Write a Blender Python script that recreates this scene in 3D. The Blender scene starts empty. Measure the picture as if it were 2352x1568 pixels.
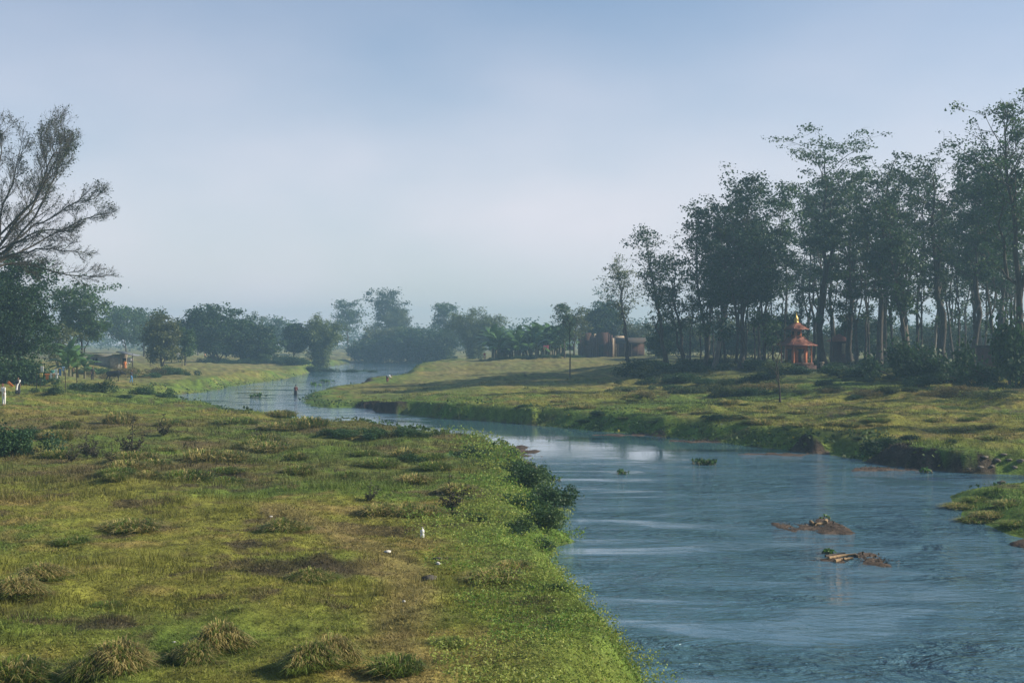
import bpy, math, random
import numpy as np
from mathutils import Vector, Matrix

R = math.radians
SC = bpy.context.scene
COL = SC.collection
PI = math.pi

# ------------------------------------------------------------------ camera
CAMZ = 7.0
FPX = 50.0 / 36.0 * 2352.0            # focal length in the pixels of a 2352-wide view
cam = bpy.data.cameras.new('camera')
cam.lens = 50.0
cam.sensor_width = 36.0
cam.clip_start = 0.5
cam.clip_end = 6000.0
camo = bpy.data.objects.new('camera', cam)
COL.objects.link(camo)
camo.location = (0, 0, CAMZ)
camo.rotation_euler = (R(90), 0, 0)
SC.camera = camo

# ------------------------------------------------------------------ sky, sun, exposure
SUN_EL, SUN_AZ = R(29), R(88)          # azimuth clockwise from +Y (to the right of the view)
world = bpy.data.worlds.new('World')
SC.world = world
world.use_nodes = True
nt = world.node_tree
nt.nodes.clear()
wo = nt.nodes.new('ShaderNodeOutputWorld')
bg = nt.nodes.new('ShaderNodeBackground')
sky = nt.nodes.new('ShaderNodeTexSky')
sky.sky_type = 'NISHITA'
sky.sun_disc = False
sky.sun_elevation = SUN_EL
sky.sun_rotation = SUN_AZ
sky.altitude = 200.0
sky.air_density = 1.0
sky.dust_density = 0.3
sky.ozone_density = 3.0
bg.inputs['Strength'].default_value = 0.085
# thin high veil, the same all round the sky
tc = nt.nodes.new('ShaderNodeTexCoord')
mp = nt.nodes.new('ShaderNodeMapping')
mp.inputs['Scale'].default_value = (1.0, 1.0, 2.2)
mp.inputs['Location'].default_value = (0.9, 0.35, 0.15)
nz = nt.nodes.new('ShaderNodeTexNoise')
nz.inputs['Scale'].default_value = 2.6
nz.inputs['Detail'].default_value = 4.5
nz.inputs['Roughness'].default_value = 0.45
rp = nt.nodes.new('ShaderNodeMapRange')
rp.inputs['From Min'].default_value = 0.35
rp.inputs['From Max'].default_value = 0.70
rp.inputs['To Min'].default_value = 0.22
rp.inputs['To Max'].default_value = 1.0
mx = nt.nodes.new('ShaderNodeMixRGB')
mx.inputs['Color2'].default_value = (7.5, 7.0, 7.5, 1)
nt.links.new(tc.outputs['Generated'], mp.inputs['Vector'])
nt.links.new(mp.outputs['Vector'], nz.inputs['Vector'])
nt.links.new(nz.outputs['Fac'], rp.inputs['Value'])
sx = nt.nodes.new('ShaderNodeSeparateXYZ')
nt.links.new(tc.outputs['Generated'], sx.inputs['Vector'])
re_ = nt.nodes.new('ShaderNodeMapRange')
re_.interpolation_type = 'SMOOTHSTEP'
re_.inputs['From Min'].default_value = 0.02
re_.inputs['From Max'].default_value = 0.32
re_.inputs['To Min'].default_value = 1.0
re_.inputs['To Max'].default_value = 0.08
nt.links.new(sx.outputs['Z'], re_.inputs['Value'])
mm = nt.nodes.new('ShaderNodeMath')
mm.operation = 'MULTIPLY'
nt.links.new(rp.outputs['Result'], mm.inputs[0])
nt.links.new(re_.outputs['Result'], mm.inputs[1])
nt.links.new(mm.outputs['Value'], mx.inputs['Fac'])
nt.links.new(sky.outputs['Color'], mx.inputs['Color1'])
nt.links.new(mx.outputs['Color'], bg.inputs['Color'])
nt.links.new(bg.outputs['Background'], wo.inputs['Surface'])

sun = bpy.data.lights.new('sun', 'SUN')
sun.energy = 5.0
sun.angle = R(0.6)
sun.color = (1.0, 0.90, 0.74)
suno = bpy.data.objects.new('sun', sun)
COL.objects.link(suno)
sdir = Vector((math.cos(SUN_EL) * math.sin(SUN_AZ), math.cos(SUN_EL) * math.cos(SUN_AZ), math.sin(SUN_EL)))
suno.rotation_euler = sdir.to_track_quat('Z', 'Y').to_euler()
suno.location = (60, 20, 60)

SC.view_settings.view_transform = 'Standard'
SC.view_settings.look = 'None'
SC.view_settings.exposure = 0.6
SC.view_settings.gamma = 1.0
SC.view_settings.use_curve_mapping = False
SC.render.engine = 'CYCLES'
SC.cycles.max_bounces = 6
SC.cycles.diffuse_bounces = 3
SC.cycles.glossy_bounces = 3
SC.cycles.transmission_bounces = 3
SC.cycles.volume_bounces = 1
SC.cycles.use_denoising = True
HAZE_DENSITY = 0.00072
HAZE_COLOR = (0.38, 0.60, 0.79, 1)

# ------------------------------------------------------------------ small helpers
rng = np.random.default_rng(7)
random.seed(7)


def set_attr_color(me, C):
    a = me.color_attributes.new('Col', 'FLOAT_COLOR', 'POINT')
    c4 = np.ones((len(C), 4), dtype=np.float32)
    c4[:, :3] = C
    a.data.foreach_set('color', c4.ravel())


def np_mesh(name, V, F, C=None, smooth=False):
    """V (n,3); F list of int arrays (m,3) or (m,4)."""
    V = np.asarray(V, dtype=np.float32)
    if not isinstance(F, (list, tuple)):
        F = [F]
    F = [np.asarray(f, dtype=np.int32) for f in F if len(f)]
    me = bpy.data.meshes.new(name)
    me.vertices.add(len(V))
    me.vertices.foreach_set('co', V.ravel())
    nl = sum(f.size for f in F)
    npoly = sum(len(f) for f in F)
    me.loops.add(nl)
    me.polygons.add(npoly)
    me.loops.foreach_set('vertex_index', np.concatenate([f.ravel() for f in F]))
    tot = np.concatenate([np.full(len(f), f.shape[1], dtype=np.int32) for f in F])
    st = np.concatenate([[0], np.cumsum(tot)[:-1]]).astype(np.int32)
    me.polygons.foreach_set('loop_start', st)
    try:
        me.polygons.foreach_set('loop_total', tot)
    except Exception:
        pass
    if smooth:
        me.polygons.foreach_set('use_smooth', np.ones(npoly, dtype=bool))
    if C is not None:
        set_attr_color(me, C)
    me.update(calc_edges=True)
    me.validate(verbose=False)
    return me


def obj(name, me, mat=None, parent=None, loc=(0, 0, 0), rotz=0.0, scale=1.0):
    o = bpy.data.objects.new(name, me)
    COL.objects.link(o)
    if mat is not None and me is not None and len(me.materials) == 0:
        me.materials.append(mat)
    o.parent = parent
    o.location = loc
    o.rotation_euler = (0, 0, rotz)
    o.scale = (scale, scale, scale) if not isinstance(scale, (tuple, list)) else scale
    return o


def tag(o, label=None, cat=None, group=None, kind=None):
    if label:
        o['label'] = label
    if cat:
        o['category'] = cat
    if group:
        o['group'] = group
    if kind:
        o['kind'] = kind
    return o


def thing(name, label, cat, loc=(0, 0, 0), rotz=0.0, group=None, scale=1.0):
    o = obj(name, None, None, None, loc, rotz, scale)
    o.empty_display_size = 0.3
    return tag(o, label, cat, group)


class MB:
    """collects shapes into one mesh"""
    def __init__(self):
        self.V, self.F3, self.F4, self.C, self.n = [], [], [], [], 0

    def add(self, V, F, C=None):
        V = np.asarray(V, dtype=np.float64)
        F = np.asarray(F, dtype=np.int64)
        self.V.append(V)
        (self.F3 if F.shape[1] == 3 else self.F4).append(F + self.n)
        if C is not None:
            C = np.asarray(C, dtype=np.float64)
            self.C.append(np.broadcast_to(C, (len(V), 3)))
        self.n += len(V)
        return self

    def box(self, c, s, rz=0.0, M=None):
        x, y, z = s[0] / 2, s[1] / 2, s[2] / 2
        v = np.array([[-x, -y, -z], [x, -y, -z], [x, y, -z], [-x, y, -z], [-x, -y, z], [x, -y, z], [x, y, z], [-x, y, z]])
        if M is not None:
            v = v @ np.array(M.to_3x3()).T
        if rz:
            cz, sz = math.cos(rz), math.sin(rz)
            v = v @ np.array([[cz, sz, 0], [-sz, cz, 0], [0, 0, 1]])
        v = v + np.array(c)
        f = [[0, 3, 2, 1], [4, 5, 6, 7], [0, 1, 5, 4], [1, 2, 6, 5], [2, 3, 7, 6], [3, 0, 4, 7]]
        return self.add(v, f)

    def tube(self, P, r, sides=6, C=None, cap=True):
        V, F = tube(P, r, sides)
        self.add(V, F, C)
        if cap:
            P = np.asarray(P, float)
            for (i, o, fl) in ((0, 0, True), (len(P) - 1, (len(P) - 1) * sides, False)):
                base = self.n
                self.V.append(P[i][None, :])
                if C is not None:
                    self.C.append(np.broadcast_to(np.asarray(C, float), (1, 3)))
                self.n += 1
                k = np.arange(sides)
                a = base - (len(P) * sides) - (0 if i == 0 else 1) + o + k
                b = base - (len(P) * sides) - (0 if i == 0 else 1) + o + (k + 1) % sides
                t = np.full(sides, base)
                self.F3.append(np.stack([b, a, t], 1) if fl else np.stack([a, b, t], 1))
        return self

    def mesh(self, name, smooth=False):
        F = []
        if self.F3:
            F.append(np.concatenate(self.F3))
        if self.F4:
            F.append(np.concatenate(self.F4))
        C = np.concatenate(self.C) if self.C else None
        return np_mesh(name, np.concatenate(self.V), F, C, smooth)


def tube(P, r, sides=6):
    P = np.asarray(P, dtype=np.float64)
    r = np.broadcast_to(np.asarray(r, dtype=np.float64), (len(P),))
    T = np.empty_like(P)
    T[1:-1] = P[2:] - P[:-2]
    T[0] = P[1] - P[0]
    T[-1] = P[-1] - P[-2]
    T /= np.linalg.norm(T, axis=1, keepdims=True) + 1e-9
    ref = np.array([0.31, 0.95, 0.05]) if abs(T[0, 2]) > 0.7 else np.array([0.02, 0.05, 1.0])
    A = np.cross(T, ref)
    A /= np.linalg.norm(A, axis=1, keepdims=True) + 1e-9
    B = np.cross(T, A)
    a = np.arange(sides) / sides * 2 * PI
    V = P[:, None, :] + r[:, None, None] * (np.cos(a)[None, :, None] * A[:, None, :] + np.sin(a)[None, :, None] * B[:, None, :])
    n = len(P)
    i = np.arange(n - 1)[:, None] * sides
    k = np.arange(sides)[None, :]
    k2 = (k + 1) % sides
    F = np.stack([i + k, i + sides + k, i + sides + k2, i + k2], -1).reshape(-1, 4)
    return V.reshape(-1, 3), F


def leaf_quads(P, size, rg, C=None, up=0.35, aspect=0.55, droop=0.0):
    """kite-shaped leaves at P (n,3)."""
    n = len(P)
    size = np.broadcast_to(np.asarray(size, float), (n,))
    d = rg.normal(size=(n, 3))
    d[:, 2] = d[:, 2] * 0.6 - droop
    d /= np.linalg.norm(d, axis=1, keepdims=True) + 1e-9
    nn = rg.normal(size=(n, 3))
    nn[:, 2] += up
    w = np.cross(d, nn)
    w /= np.linalg.norm(w, axis=1, keepdims=True) + 1e-9
    s = size[:, None]
    V = np.stack([P, P + d * s * 0.45 + w * s * aspect * 0.5, P + d * s, P + d * s * 0.45 - w * s * aspect * 0.5], 1).reshape(-1, 3)
    F = np.arange(n * 4).reshape(n, 4)
    if C is not None:
        C = np.repeat(C, 4, axis=0)
    return V, F, C


def ihash(ix, iy, seed):
    h = (ix.astype(np.int64) * 374761393 + iy.astype(np.int64) * 668265263 + seed * 69069 * 7919) & 0xFFFFFFFF
    h = ((h ^ (h >> 13)) * 1274126177) & 0xFFFFFFFF
    return ((h ^ (h >> 16)) & 0xFFFFFF).astype(np.float64) / 0xFFFFFF


def vnoise(x, y, seed=0):
    x = np.asarray(x, float)
    y = np.asarray(y, float)
    ix, iy = np.floor(x), np.floor(y)
    fx, fy = x - ix, y - iy
    fx = fx * fx * fx * (fx * (fx * 6 - 15) + 10)
    fy = fy * fy * fy * (fy * (fy * 6 - 15) + 10)
    a, b = ihash(ix, iy, seed), ihash(ix + 1, iy, seed)
    c, d = ihash(ix, iy + 1, seed), ihash(ix + 1, iy + 1, seed)
    return (a * (1 - fx) + b * fx) * (1 - fy) + (c * (1 - fx) + d * fx) * fy


def fbm(x, y, seed=0, oct=3, gain=0.5):
    s, a, t = 0.0, 1.0, 0.0
    for o in range(oct):
        s = s + a * (vnoise(x * 2 ** o + 17.3 * o, y * 2 ** o - 9.1 * o, seed + o) * 2 - 1)
        t += a
        a *= gain
    return s / t


def sstep(a, b, x):
    t = np.clip((x - a) / (b - a), 0, 1)
    return t * t * (3 - 2 * t)


def lerp(a, b, t):
    return a + (b - a) * t


# ------------------------------------------------------------------ materials
MATS = {}


def new_mat(name):
    m = bpy.data.materials.new(name)
    m.use_nodes = True
    m.node_tree.nodes.clear()
    out = m.node_tree.nodes.new('ShaderNodeOutputMaterial')
    MATS[name] = m
    return m, m.node_tree, out


def mat_leaf(name, transl=0.35, rough=0.55, var=0.25, tint=(1, 1, 1)):
    m, t, out = new_mat(name)
    at = t.nodes.new('ShaderNodeAttribute')
    at.attribute_name = 'Col'
    oi = t.nodes.new('ShaderNodeObjectInfo')
    hs = t.nodes.new('ShaderNodeHueSaturation')
    mr = t.nodes.new('ShaderNodeMapRange')
    mr.inputs['To Min'].default_value = 1 - var
    mr.inputs['To Max'].default_value = 1 + var
    t.links.new(oi.outputs['Random'], mr.inputs['Value'])
    t.links.new(mr.outputs['Result'], hs.inputs['Value'])
    mu = t.nodes.new('ShaderNodeMixRGB')
    mu.blend_type = 'MULTIPLY'
    mu.inputs['Fac'].default_value = 1.0
    mu.inputs['Color2'].default_value = (*tint, 1)
    t.links.new(at.outputs['Color'], mu.inputs['Color1'])
    t.links.new(mu.outputs['Color'], hs.inputs['Color'])
    pr = t.nodes.new('ShaderNodeBsdfPrincipled')
    pr.inputs['Roughness'].default_value = rough
    pr.inputs['Specular IOR Level'].default_value = 0.25
    tr = t.nodes.new('ShaderNodeBsdfTranslucent')
    mi = t.nodes.new('ShaderNodeMixShader')
    mi.inputs['Fac'].default_value = transl
    t.links.new(hs.outputs['Color'], pr.inputs['Base Color'])
    t.links.new(hs.outputs['Color'], tr.inputs['Color'])
    t.links.new(pr.outputs['BSDF'], mi.inputs[1])
    t.links.new(tr.outputs['BSDF'], mi.inputs[2])
    t.links.new(mi.outputs['Shader'], out.inputs['Surface'])
    return m


def mat_simple(name, color, rough=0.8, scale=6.0, amount=0.35, color2=None, bump=0.0, stretch=(1, 1, 1), spec=0.3, metal=0.0):
    m, t, out = new_mat(name)
    tcn = t.nodes.new('ShaderNodeTexCoord')
    mpn = t.nodes.new('ShaderNodeMapping')
    mpn.inputs['Scale'].default_value = stretch
    n = t.nodes.new('ShaderNodeTexNoise')
    n.inputs['Scale'].default_value = scale
    n.inputs['Detail'].default_value = 5
    cr = t.nodes.new('ShaderNodeValToRGB')
    c2 = color2 or tuple(c * (1 - amount) for c in color)
    cr.color_ramp.elements[0].position = 0.3
    cr.color_ramp.elements[1].position = 0.7
    cr.color_ramp.elements[0].color = (*c2, 1)
    cr.color_ramp.elements[1].color = (*color, 1)
    pr = t.nodes.new('ShaderNodeBsdfPrincipled')
    pr.inputs['Roughness'].default_value = rough
    pr.inputs['Specular IOR Level'].default_value = spec
    pr.inputs['Metallic'].default_value = metal
    t.links.new(tcn.outputs['Object'], mpn.inputs['Vector'])
    t.links.new(mpn.outputs['Vector'], n.inputs['Vector'])
    t.links.new(n.outputs['Fac'], cr.inputs['Fac'])
    t.links.new(cr.outputs['Color'], pr.inputs['Base Color'])
    if bump:
        b = t.nodes.new('ShaderNodeBump')
        b.inputs['Strength'].default_value = bump
        t.links.new(n.outputs['Fac'], b.inputs['Height'])
        t.links.new(b.outputs['Normal'], pr.inputs['Normal'])
    t.links.new(pr.outputs['BSDF'], out.inputs['Surface'])
    return m


M_leaf = mat_leaf('leaf', 0.30)
M_grass = mat_leaf('grass_blade', 0.35, 0.6, 0.0)
M_bark = mat_simple('bark', (0.085, 0.07, 0.052), 0.9, 3.0, color2=(0.035, 0.03, 0.025), bump=0.5, stretch=(3, 3, 0.6))
M_bark_pale = mat_simple('bark_pale', (0.20, 0.17, 0.13), 0.9, 2.0, color2=(0.08, 0.07, 0.055), bump=0.4, stretch=(3, 3, 0.6))
M_wood = mat_simple('weathered_wood', (0.30, 0.21, 0.11), 0.85, 8.0, color2=(0.14, 0.09, 0.05), stretch=(1, 1, 6), bump=0.3)
M_darkwood = mat_simple('dark_wood', (0.06, 0.045, 0.035), 0.85, 6.0)
M_stone = mat_simple('stone', (0.10, 0.09, 0.075), 0.95, 5.0, bump=0.6)
M_mud = mat_simple('mud_lump', (0.10, 0.075, 0.05), 0.8, 4.0, bump=0.6)


def mat_ground():
    m, t, out = new_mat('ground')
    at = t.nodes.new('ShaderNodeAttribute')
    at.attribute_name = 'Col'
    tcn = t.nodes.new('ShaderNodeTexCoord')
    n1 = t.nodes.new('ShaderNodeTexNoise')
    n1.inputs['Scale'].default_value = 9.0
    n1.inputs['Detail'].default_value = 6
    n1.inputs['Roughness'].default_value = 0.7
    n2 = t.nodes.new('ShaderNodeTexNoise')
    n2.inputs['Scale'].default_value = 0.9
    n2.inputs['Detail'].default_value = 5
    n2.inputs['Roughness'].default_value = 0.65
    r1 = t.nodes.new('ShaderNodeMapRange')
    r1.inputs['From Min'].default_value = 0.3
    r1.inputs['From Max'].default_value = 0.7
    r1.inputs['To Min'].default_value = 0.55
    r1.inputs['To Max'].default_value = 1.35
    r2 = t.nodes.new('ShaderNodeMapRange')
    r2.inputs['From Min'].default_value = 0.3
    r2.inputs['From Max'].default_value = 0.7
    r2.inputs['To Min'].default_value = 0.7
    r2.inputs['To Max'].default_value = 1.25
    mul = t.nodes.new('ShaderNodeMath')
    mul.operation = 'MULTIPLY'
    hs = t.nodes.new('ShaderNodeHueSaturation')
    pr = t.nodes.new('ShaderNodeBsdfPrincipled')
    pr.inputs['Roughness'].default_value = 0.95
    pr.inputs['Specular IOR Level'].default_value = 0.1
    b = t.nodes.new('ShaderNodeBump')
    b.inputs['Strength'].default_value = 0.9
    b.inputs['Distance'].default_value = 0.06
    b2 = t.nodes.new('ShaderNodeBump')
    b2.inputs['Strength'].default_value = 0.8
    b2.inputs['Distance'].default_value = 0.35
    L = t.links.new
    L(tcn.outputs['Object'], n1.inputs['Vector'])
    L(tcn.outputs['Object'], n2.inputs['Vector'])
    L(n1.outputs['Fac'], r1.inputs['Value'])
    L(n2.outputs['Fac'], r2.inputs['Value'])
    L(r1.outputs['Result'], mul.inputs[0])
    L(r2.outputs['Result'], mul.inputs[1])
    L(mul.outputs['Value'], hs.inputs['Value'])
    L(at.outputs['Color'], hs.inputs['Color'])
    L(hs.outputs['Color'], pr.inputs['Base Color'])
    L(n2.outputs['Fac'], b2.inputs['Height'])
    L(b2.outputs['Normal'], b.inputs['Normal'])
    L(n1.outputs['Fac'], b.inputs['Height'])
    L(b.outputs['Normal'], pr.inputs['Normal'])
    L(pr.outputs['BSDF'], out.inputs['Surface'])
    return m


def mat_water():
    m, t, out = new_mat('river_water')
    L = t.links.new
    tcn = t.nodes.new('ShaderNodeTexCoord')
    # broad patches: calm reaches and rippled reaches
    mpa = t.nodes.new('ShaderNodeMapping')
    mpa.inputs['Scale'].default_value = (0.12, 0.26, 1)
    mpa.inputs['Rotation'].default_value = (0, 0, R(-20))
    na = t.nodes.new('ShaderNodeTexNoise')
    na.inputs['Scale'].default_value = 1.0
    na.inputs['Detail'].default_value = 4.0
    na.inputs['Distortion'].default_value = 0.8
    L(tcn.outputs['Object'], mpa.inputs['Vector'])
    L(mpa.outputs['Vector'], na.inputs['Vector'])
    ra = t.nodes.new('ShaderNodeMapRange')
    ra.inputs['From Min'].default_value = 0.40
    ra.inputs['From Max'].default_value = 0.60
    ra.inputs['To Min'].default_value = 0.07
    ra.inputs['To Max'].default_value = 1.0
    L(na.outputs['Fac'], ra.inputs['Value'])
    # the still pool below the right bank: a smooth reach around (4, 100)
    sep = t.nodes.new('ShaderNodeSeparateXYZ')
    L(tcn.outputs['Object'], sep.inputs['Vector'])
    vs = t.nodes.new('ShaderNodeVectorMath')
    vs.operation = 'SUBTRACT'
    vs.inputs[1].default_value = (0.0, 106.0, 0.0)
    L(tcn.outputs['Object'], vs.inputs[0])
    vm = t.nodes.new('ShaderNodeVectorMath')
    vm.operation = 'MULTIPLY'
    vm.inputs[1].default_value = (1 / 20.0, 1 / 24.0, 0.0)
    L(vs.outputs['Vector'], vm.inputs[0])
    vl = t.nodes.new('ShaderNodeVectorMath')
    vl.operation = 'LENGTH'
    L(vm.outputs['Vector'], vl.inputs[0])
    rb = t.nodes.new('ShaderNodeMapRange')
    rb.interpolation_type = 'SMOOTHSTEP'
    rb.inputs['From Min'].default_value = 0.75
    rb.inputs['From Max'].default_value = 1.25
    rb.inputs['To Min'].default_value = 0.10
    rb.inputs['To Max'].default_value = 1.0
    L(vl.outputs['Value'], rb.inputs['Value'])
    mask = t.nodes.new('ShaderNodeMath')
    mask.operation = 'MULTIPLY'
    L(ra.outputs['Result'], mask.inputs[0])
    L(rb.outputs['Result'], mask.inputs[1])
    # upstream the water runs slow and smooth
    ry = t.nodes.new('ShaderNodeMapRange')
    ry.interpolation_type = 'SMOOTHSTEP'
    ry.inputs['From Min'].default_value = 74.0
    ry.inputs['From Max'].default_value = 96.0
    ry.inputs['To Min'].default_value = 1.0
    ry.inputs['To Max'].default_value = 0.22
    L(sep.outputs['Y'], ry.inputs['Value'])
    mask0 = mask
    mask = t.nodes.new('ShaderNodeMath')
    mask.operation = 'MULTIPLY'
    L(mask0.outputs['Value'], mask.inputs[0])
    L(ry.outputs['Result'], mask.inputs[1])
    # ripples
    def ripple(sx, sy, rot, detail, dist):
        mpn = t.nodes.new('ShaderNodeMapping')
        mpn.inputs['Scale'].default_value = (sx, sy, 1)
        mpn.inputs['Rotation'].default_value = (0, 0, rot)
        n = t.nodes.new('ShaderNodeTexNoise')
        n.inputs['Scale'].default_value = 1.0
        n.inputs['Detail'].default_value = detail
        n.inputs['Roughness'].default_value = 0.6
        n.inputs['Distortion'].default_value = dist
        L(tcn.outputs['Object'], mpn.inputs['Vector'])
        L(mpn.outputs['Vector'], n.inputs['Vector'])
        return n
    n1 = ripple(0.35, 0.55, R(12), 5, 0.9)
    n2 = ripple(1.3, 2.6, R(-8), 4, 0.5)
    n3 = ripple(5.0, 9.0, R(5), 3, 0.3)
    a1 = t.nodes.new('ShaderNodeMath'); a1.operation = 'MULTIPLY'; a1.inputs[1].default_value = 0.85
    a2 = t.nodes.new('ShaderNodeMath'); a2.operation = 'MULTIPLY_ADD'; a2.inputs[1].default_value = 0.36
    a3 = t.nodes.new('ShaderNodeMath'); a3.operation = 'MULTIPLY_ADD'; a3.inputs[1].default_value = 0.022
    L(n1.outputs['Fac'], a1.inputs[0])
    L(n2.outputs['Fac'], a2.inputs[0]); L(a1.outputs['Value'], a2.inputs[2])
    L(n3.outputs['Fac'], a3.inputs[0]); L(a2.outputs['Value'], a3.inputs[2])
    b = t.nodes.new('ShaderNodeBump')
    b.inputs['Distance'].default_value = 1.0
    L(mask.outputs['Value'], b.inputs['Strength'])
    L(a3.outputs['Value'], b.inputs['Height'])
    pr = t.nodes.new('ShaderNodeBsdfPrincipled')
    pr.inputs['Base Color'].default_value = (0.060, 0.135, 0.175, 1)
    pr.inputs['Roughness'].default_value = 0.04
    pr.inputs['IOR'].default_value = 1.42
    pr.inputs['Specular IOR Level'].default_value = 0.5
    L(b.outputs['Normal'], pr.inputs['Normal'])
    L(pr.outputs['BSDF'], out.inputs['Surface'])
    return m


# ------------------------------------------------------------------ the lie of the land
def U(px, py, z=0.0):
    """point on the level z that stands behind a pixel of the photograph"""
    d = (CAMZ - z) * FPX / (py - 784.0)
    return ((px - 1176.0) / FPX * d, d)


def at_d(px, d):
    return (px - 1176.0) / FPX * d


left_near = [U(*p) for p in [(1640, 2100), (1530, 1700), (1478, 1568), (1440, 1500), (1395, 1440), (1335, 1390), (1312, 1348),
                             (1246, 1315), (1236, 1294), (1288, 1266), (1300, 1205), (1272, 1140), (1235, 1095), (1195, 1062)]]
left_mid = [(-0.8, 89), (-4, 92), (-8, 105), (-12, 108.5), (-16, 114), (-24, 130.5), (-29.5, 141), (-36, 155), (-41, 170), (-44.5, 186)]
left_far = [U(*p) for p in [(450, 903), (500, 895), (560, 885), (620, 876), (680, 866), (722, 851), (760, 842)]]
far_end = [(-52, 440), (-50, 470), (-32, 462), (-22, 440), (-15, 405)]
right_bank = [U(*p) for p in [(1000, 850), (950, 862), (900, 872), (875, 879), (850, 885), (828, 892), (780, 898), (720, 904), (690, 912),
                              (691, 929), (740, 937), (800, 936), (846, 938), (856, 944), (900, 950), (1000, 960), (1100, 967), (1200, 974), (1300, 982),
                              (1400, 992), (1500, 1000), (1600, 1010), (1750, 1028), (1900, 1047), (2050, 1067), (2150, 1081), (2250, 1088),
                              (2352, 1090), (2560, 1092)]]
island = [(33, 70), U(2470, 1113), U(2352, 1118), U(2260, 1126), U(2195, 1140), U(2178, 1160), U(2186, 1187), U(2230, 1212), U(2290, 1230),
          U(2352, 1240), U(2440, 1262), U(2480, 1400), U(2620, 1700), U(3100, 2300)]
river = [(4, -80), (3, 4), (4.2, 12)] + left_near + left_mid + left_far + far_end + right_bank + island + [(10, 10), (12, 2), (14, -80)]


def chaikin(P):
    P = np.asarray(P, float)
    Q = np.roll(P, -1, axis=0)
    return np.stack([0.75 * P + 0.25 * Q, 0.25 * P + 0.75 * Q], 1).reshape(-1, 2)


RIV = chaikin(river)


def river_sd(x, y):
    shp = x.shape
    x = x.ravel(); y = y.ravel()
    best = np.full(x.shape, 1e18)
    ins = np.zeros(x.shape, bool)
    A = RIV
    B = np.roll(RIV, -1, axis=0)
    for (ax, ay), (bx, by) in zip(A, B):
        dx, dy = bx - ax, by - ay
        t = np.clip(((x - ax) * dx + (y - ay) * dy) / (dx * dx + dy * dy + 1e-12), 0, 1)
        q = (x - ax - t * dx) ** 2 + (y - ay - t * dy) ** 2
        np.minimum(best, q, out=best)
        if ay != by:
            c = (ay > y) != (by > y)
            xi = ax + (y - ay) * dx / dy
            ins ^= c & (x < xi)
    d = np.sqrt(best)
    return np.where(ins, -d, d).reshape(shp)


CTRL = np.array([
    (-3, 30, 1.35), (-12, 30, 1.4), (-5, 45, 1.2), (-12, 55, 1.2), (-22, 70, 1.25), (-30, 100, 1.2), (-10, 85, 1.1), (-20, 112, 1.0), (-30, 125, 1.0),
    (-50, 130, 1.9), (-45, 110, 1.6), (-60, 185, 2.2), (-50, 190, 1.2), (-60, 215, 1.5), (-70, 160, 2.8), (-80, 240, 3.4), (-50, 240, 1.4), (-62, 300, 2.2), (-85, 400, 3),
    (-48, 300, 1.1), (-70, 260, 2.3), (-40, 520, 1.2), (0, 500, 2.4), (40, 450, 3.5), (-100, 600, 2.2), (-75, 420, 1.6), (-60, 460, 1.3), (-20, 480, 1.4), (-10, 430, 1.8),
    (10, 120, 1.25), (20, 95, 1.25), (28, 85, 1.3), (35, 100, 1.7), (45, 125, 2.5), (50, 160, 3.6), (30, 165, 3.3), (20, 200, 3.7), (70, 180, 4.1), (60, 140, 3.2),
    (40, 230, 4.1), (0, 297, 3.2), (10, 310, 3.6), (30, 330, 3.9), (2, 200, 2.3), (0, 160, 1.5), (-12, 205, 0.9), (-14, 250, 1.1), (10, 150, 1.7), (-8, 300, 2.6), (-6, 340, 2.2),
    (24, 58, 0.6), (32, 60, 0.8), (26, 45, .9), (20, 30, 1.2), (-22, 170, 0.45), (-20, 160, 0.4), (0, 700, 3), (200, 300, 4), (-200, 300, 3.5), (0, -60, 2), (150, 100, 4), (-100, 80, 2.0), (0, 1200, 4)],
    dtype=float)


def base_height(x, y):
    num = np.zeros_like(x)
    den = np.zeros_like(x)
    for cx, cy, cz in CTRL:
        w = 1.0 / ((x - cx) ** 2 + ((y - cy) * 0.8) ** 2 + 30.0) ** 1.8
        num += w * cz
        den += w
    return num / den


BARS = [  # x, y, half width, half depth, height: mud bars standing just clear of the water
    (11.5, 53.7, 1.5, 2.4, 0.045), (11.3, 45.7, 1.4, 1.3, 0.045), (0.2, 90.0, 1.5, 6.0, 0.05), (16.9, 88.3, 2.6, 1.3, .03),
    (8.6, 106.3, 3.0, 1.6, .03), (12.8, 99.6, 2.8, 1.5, .03), (20.6, 77.8, 2.4, 1.2, 0.04), (17.9, 49.0, 0.7, 0.9, .12)]


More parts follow.
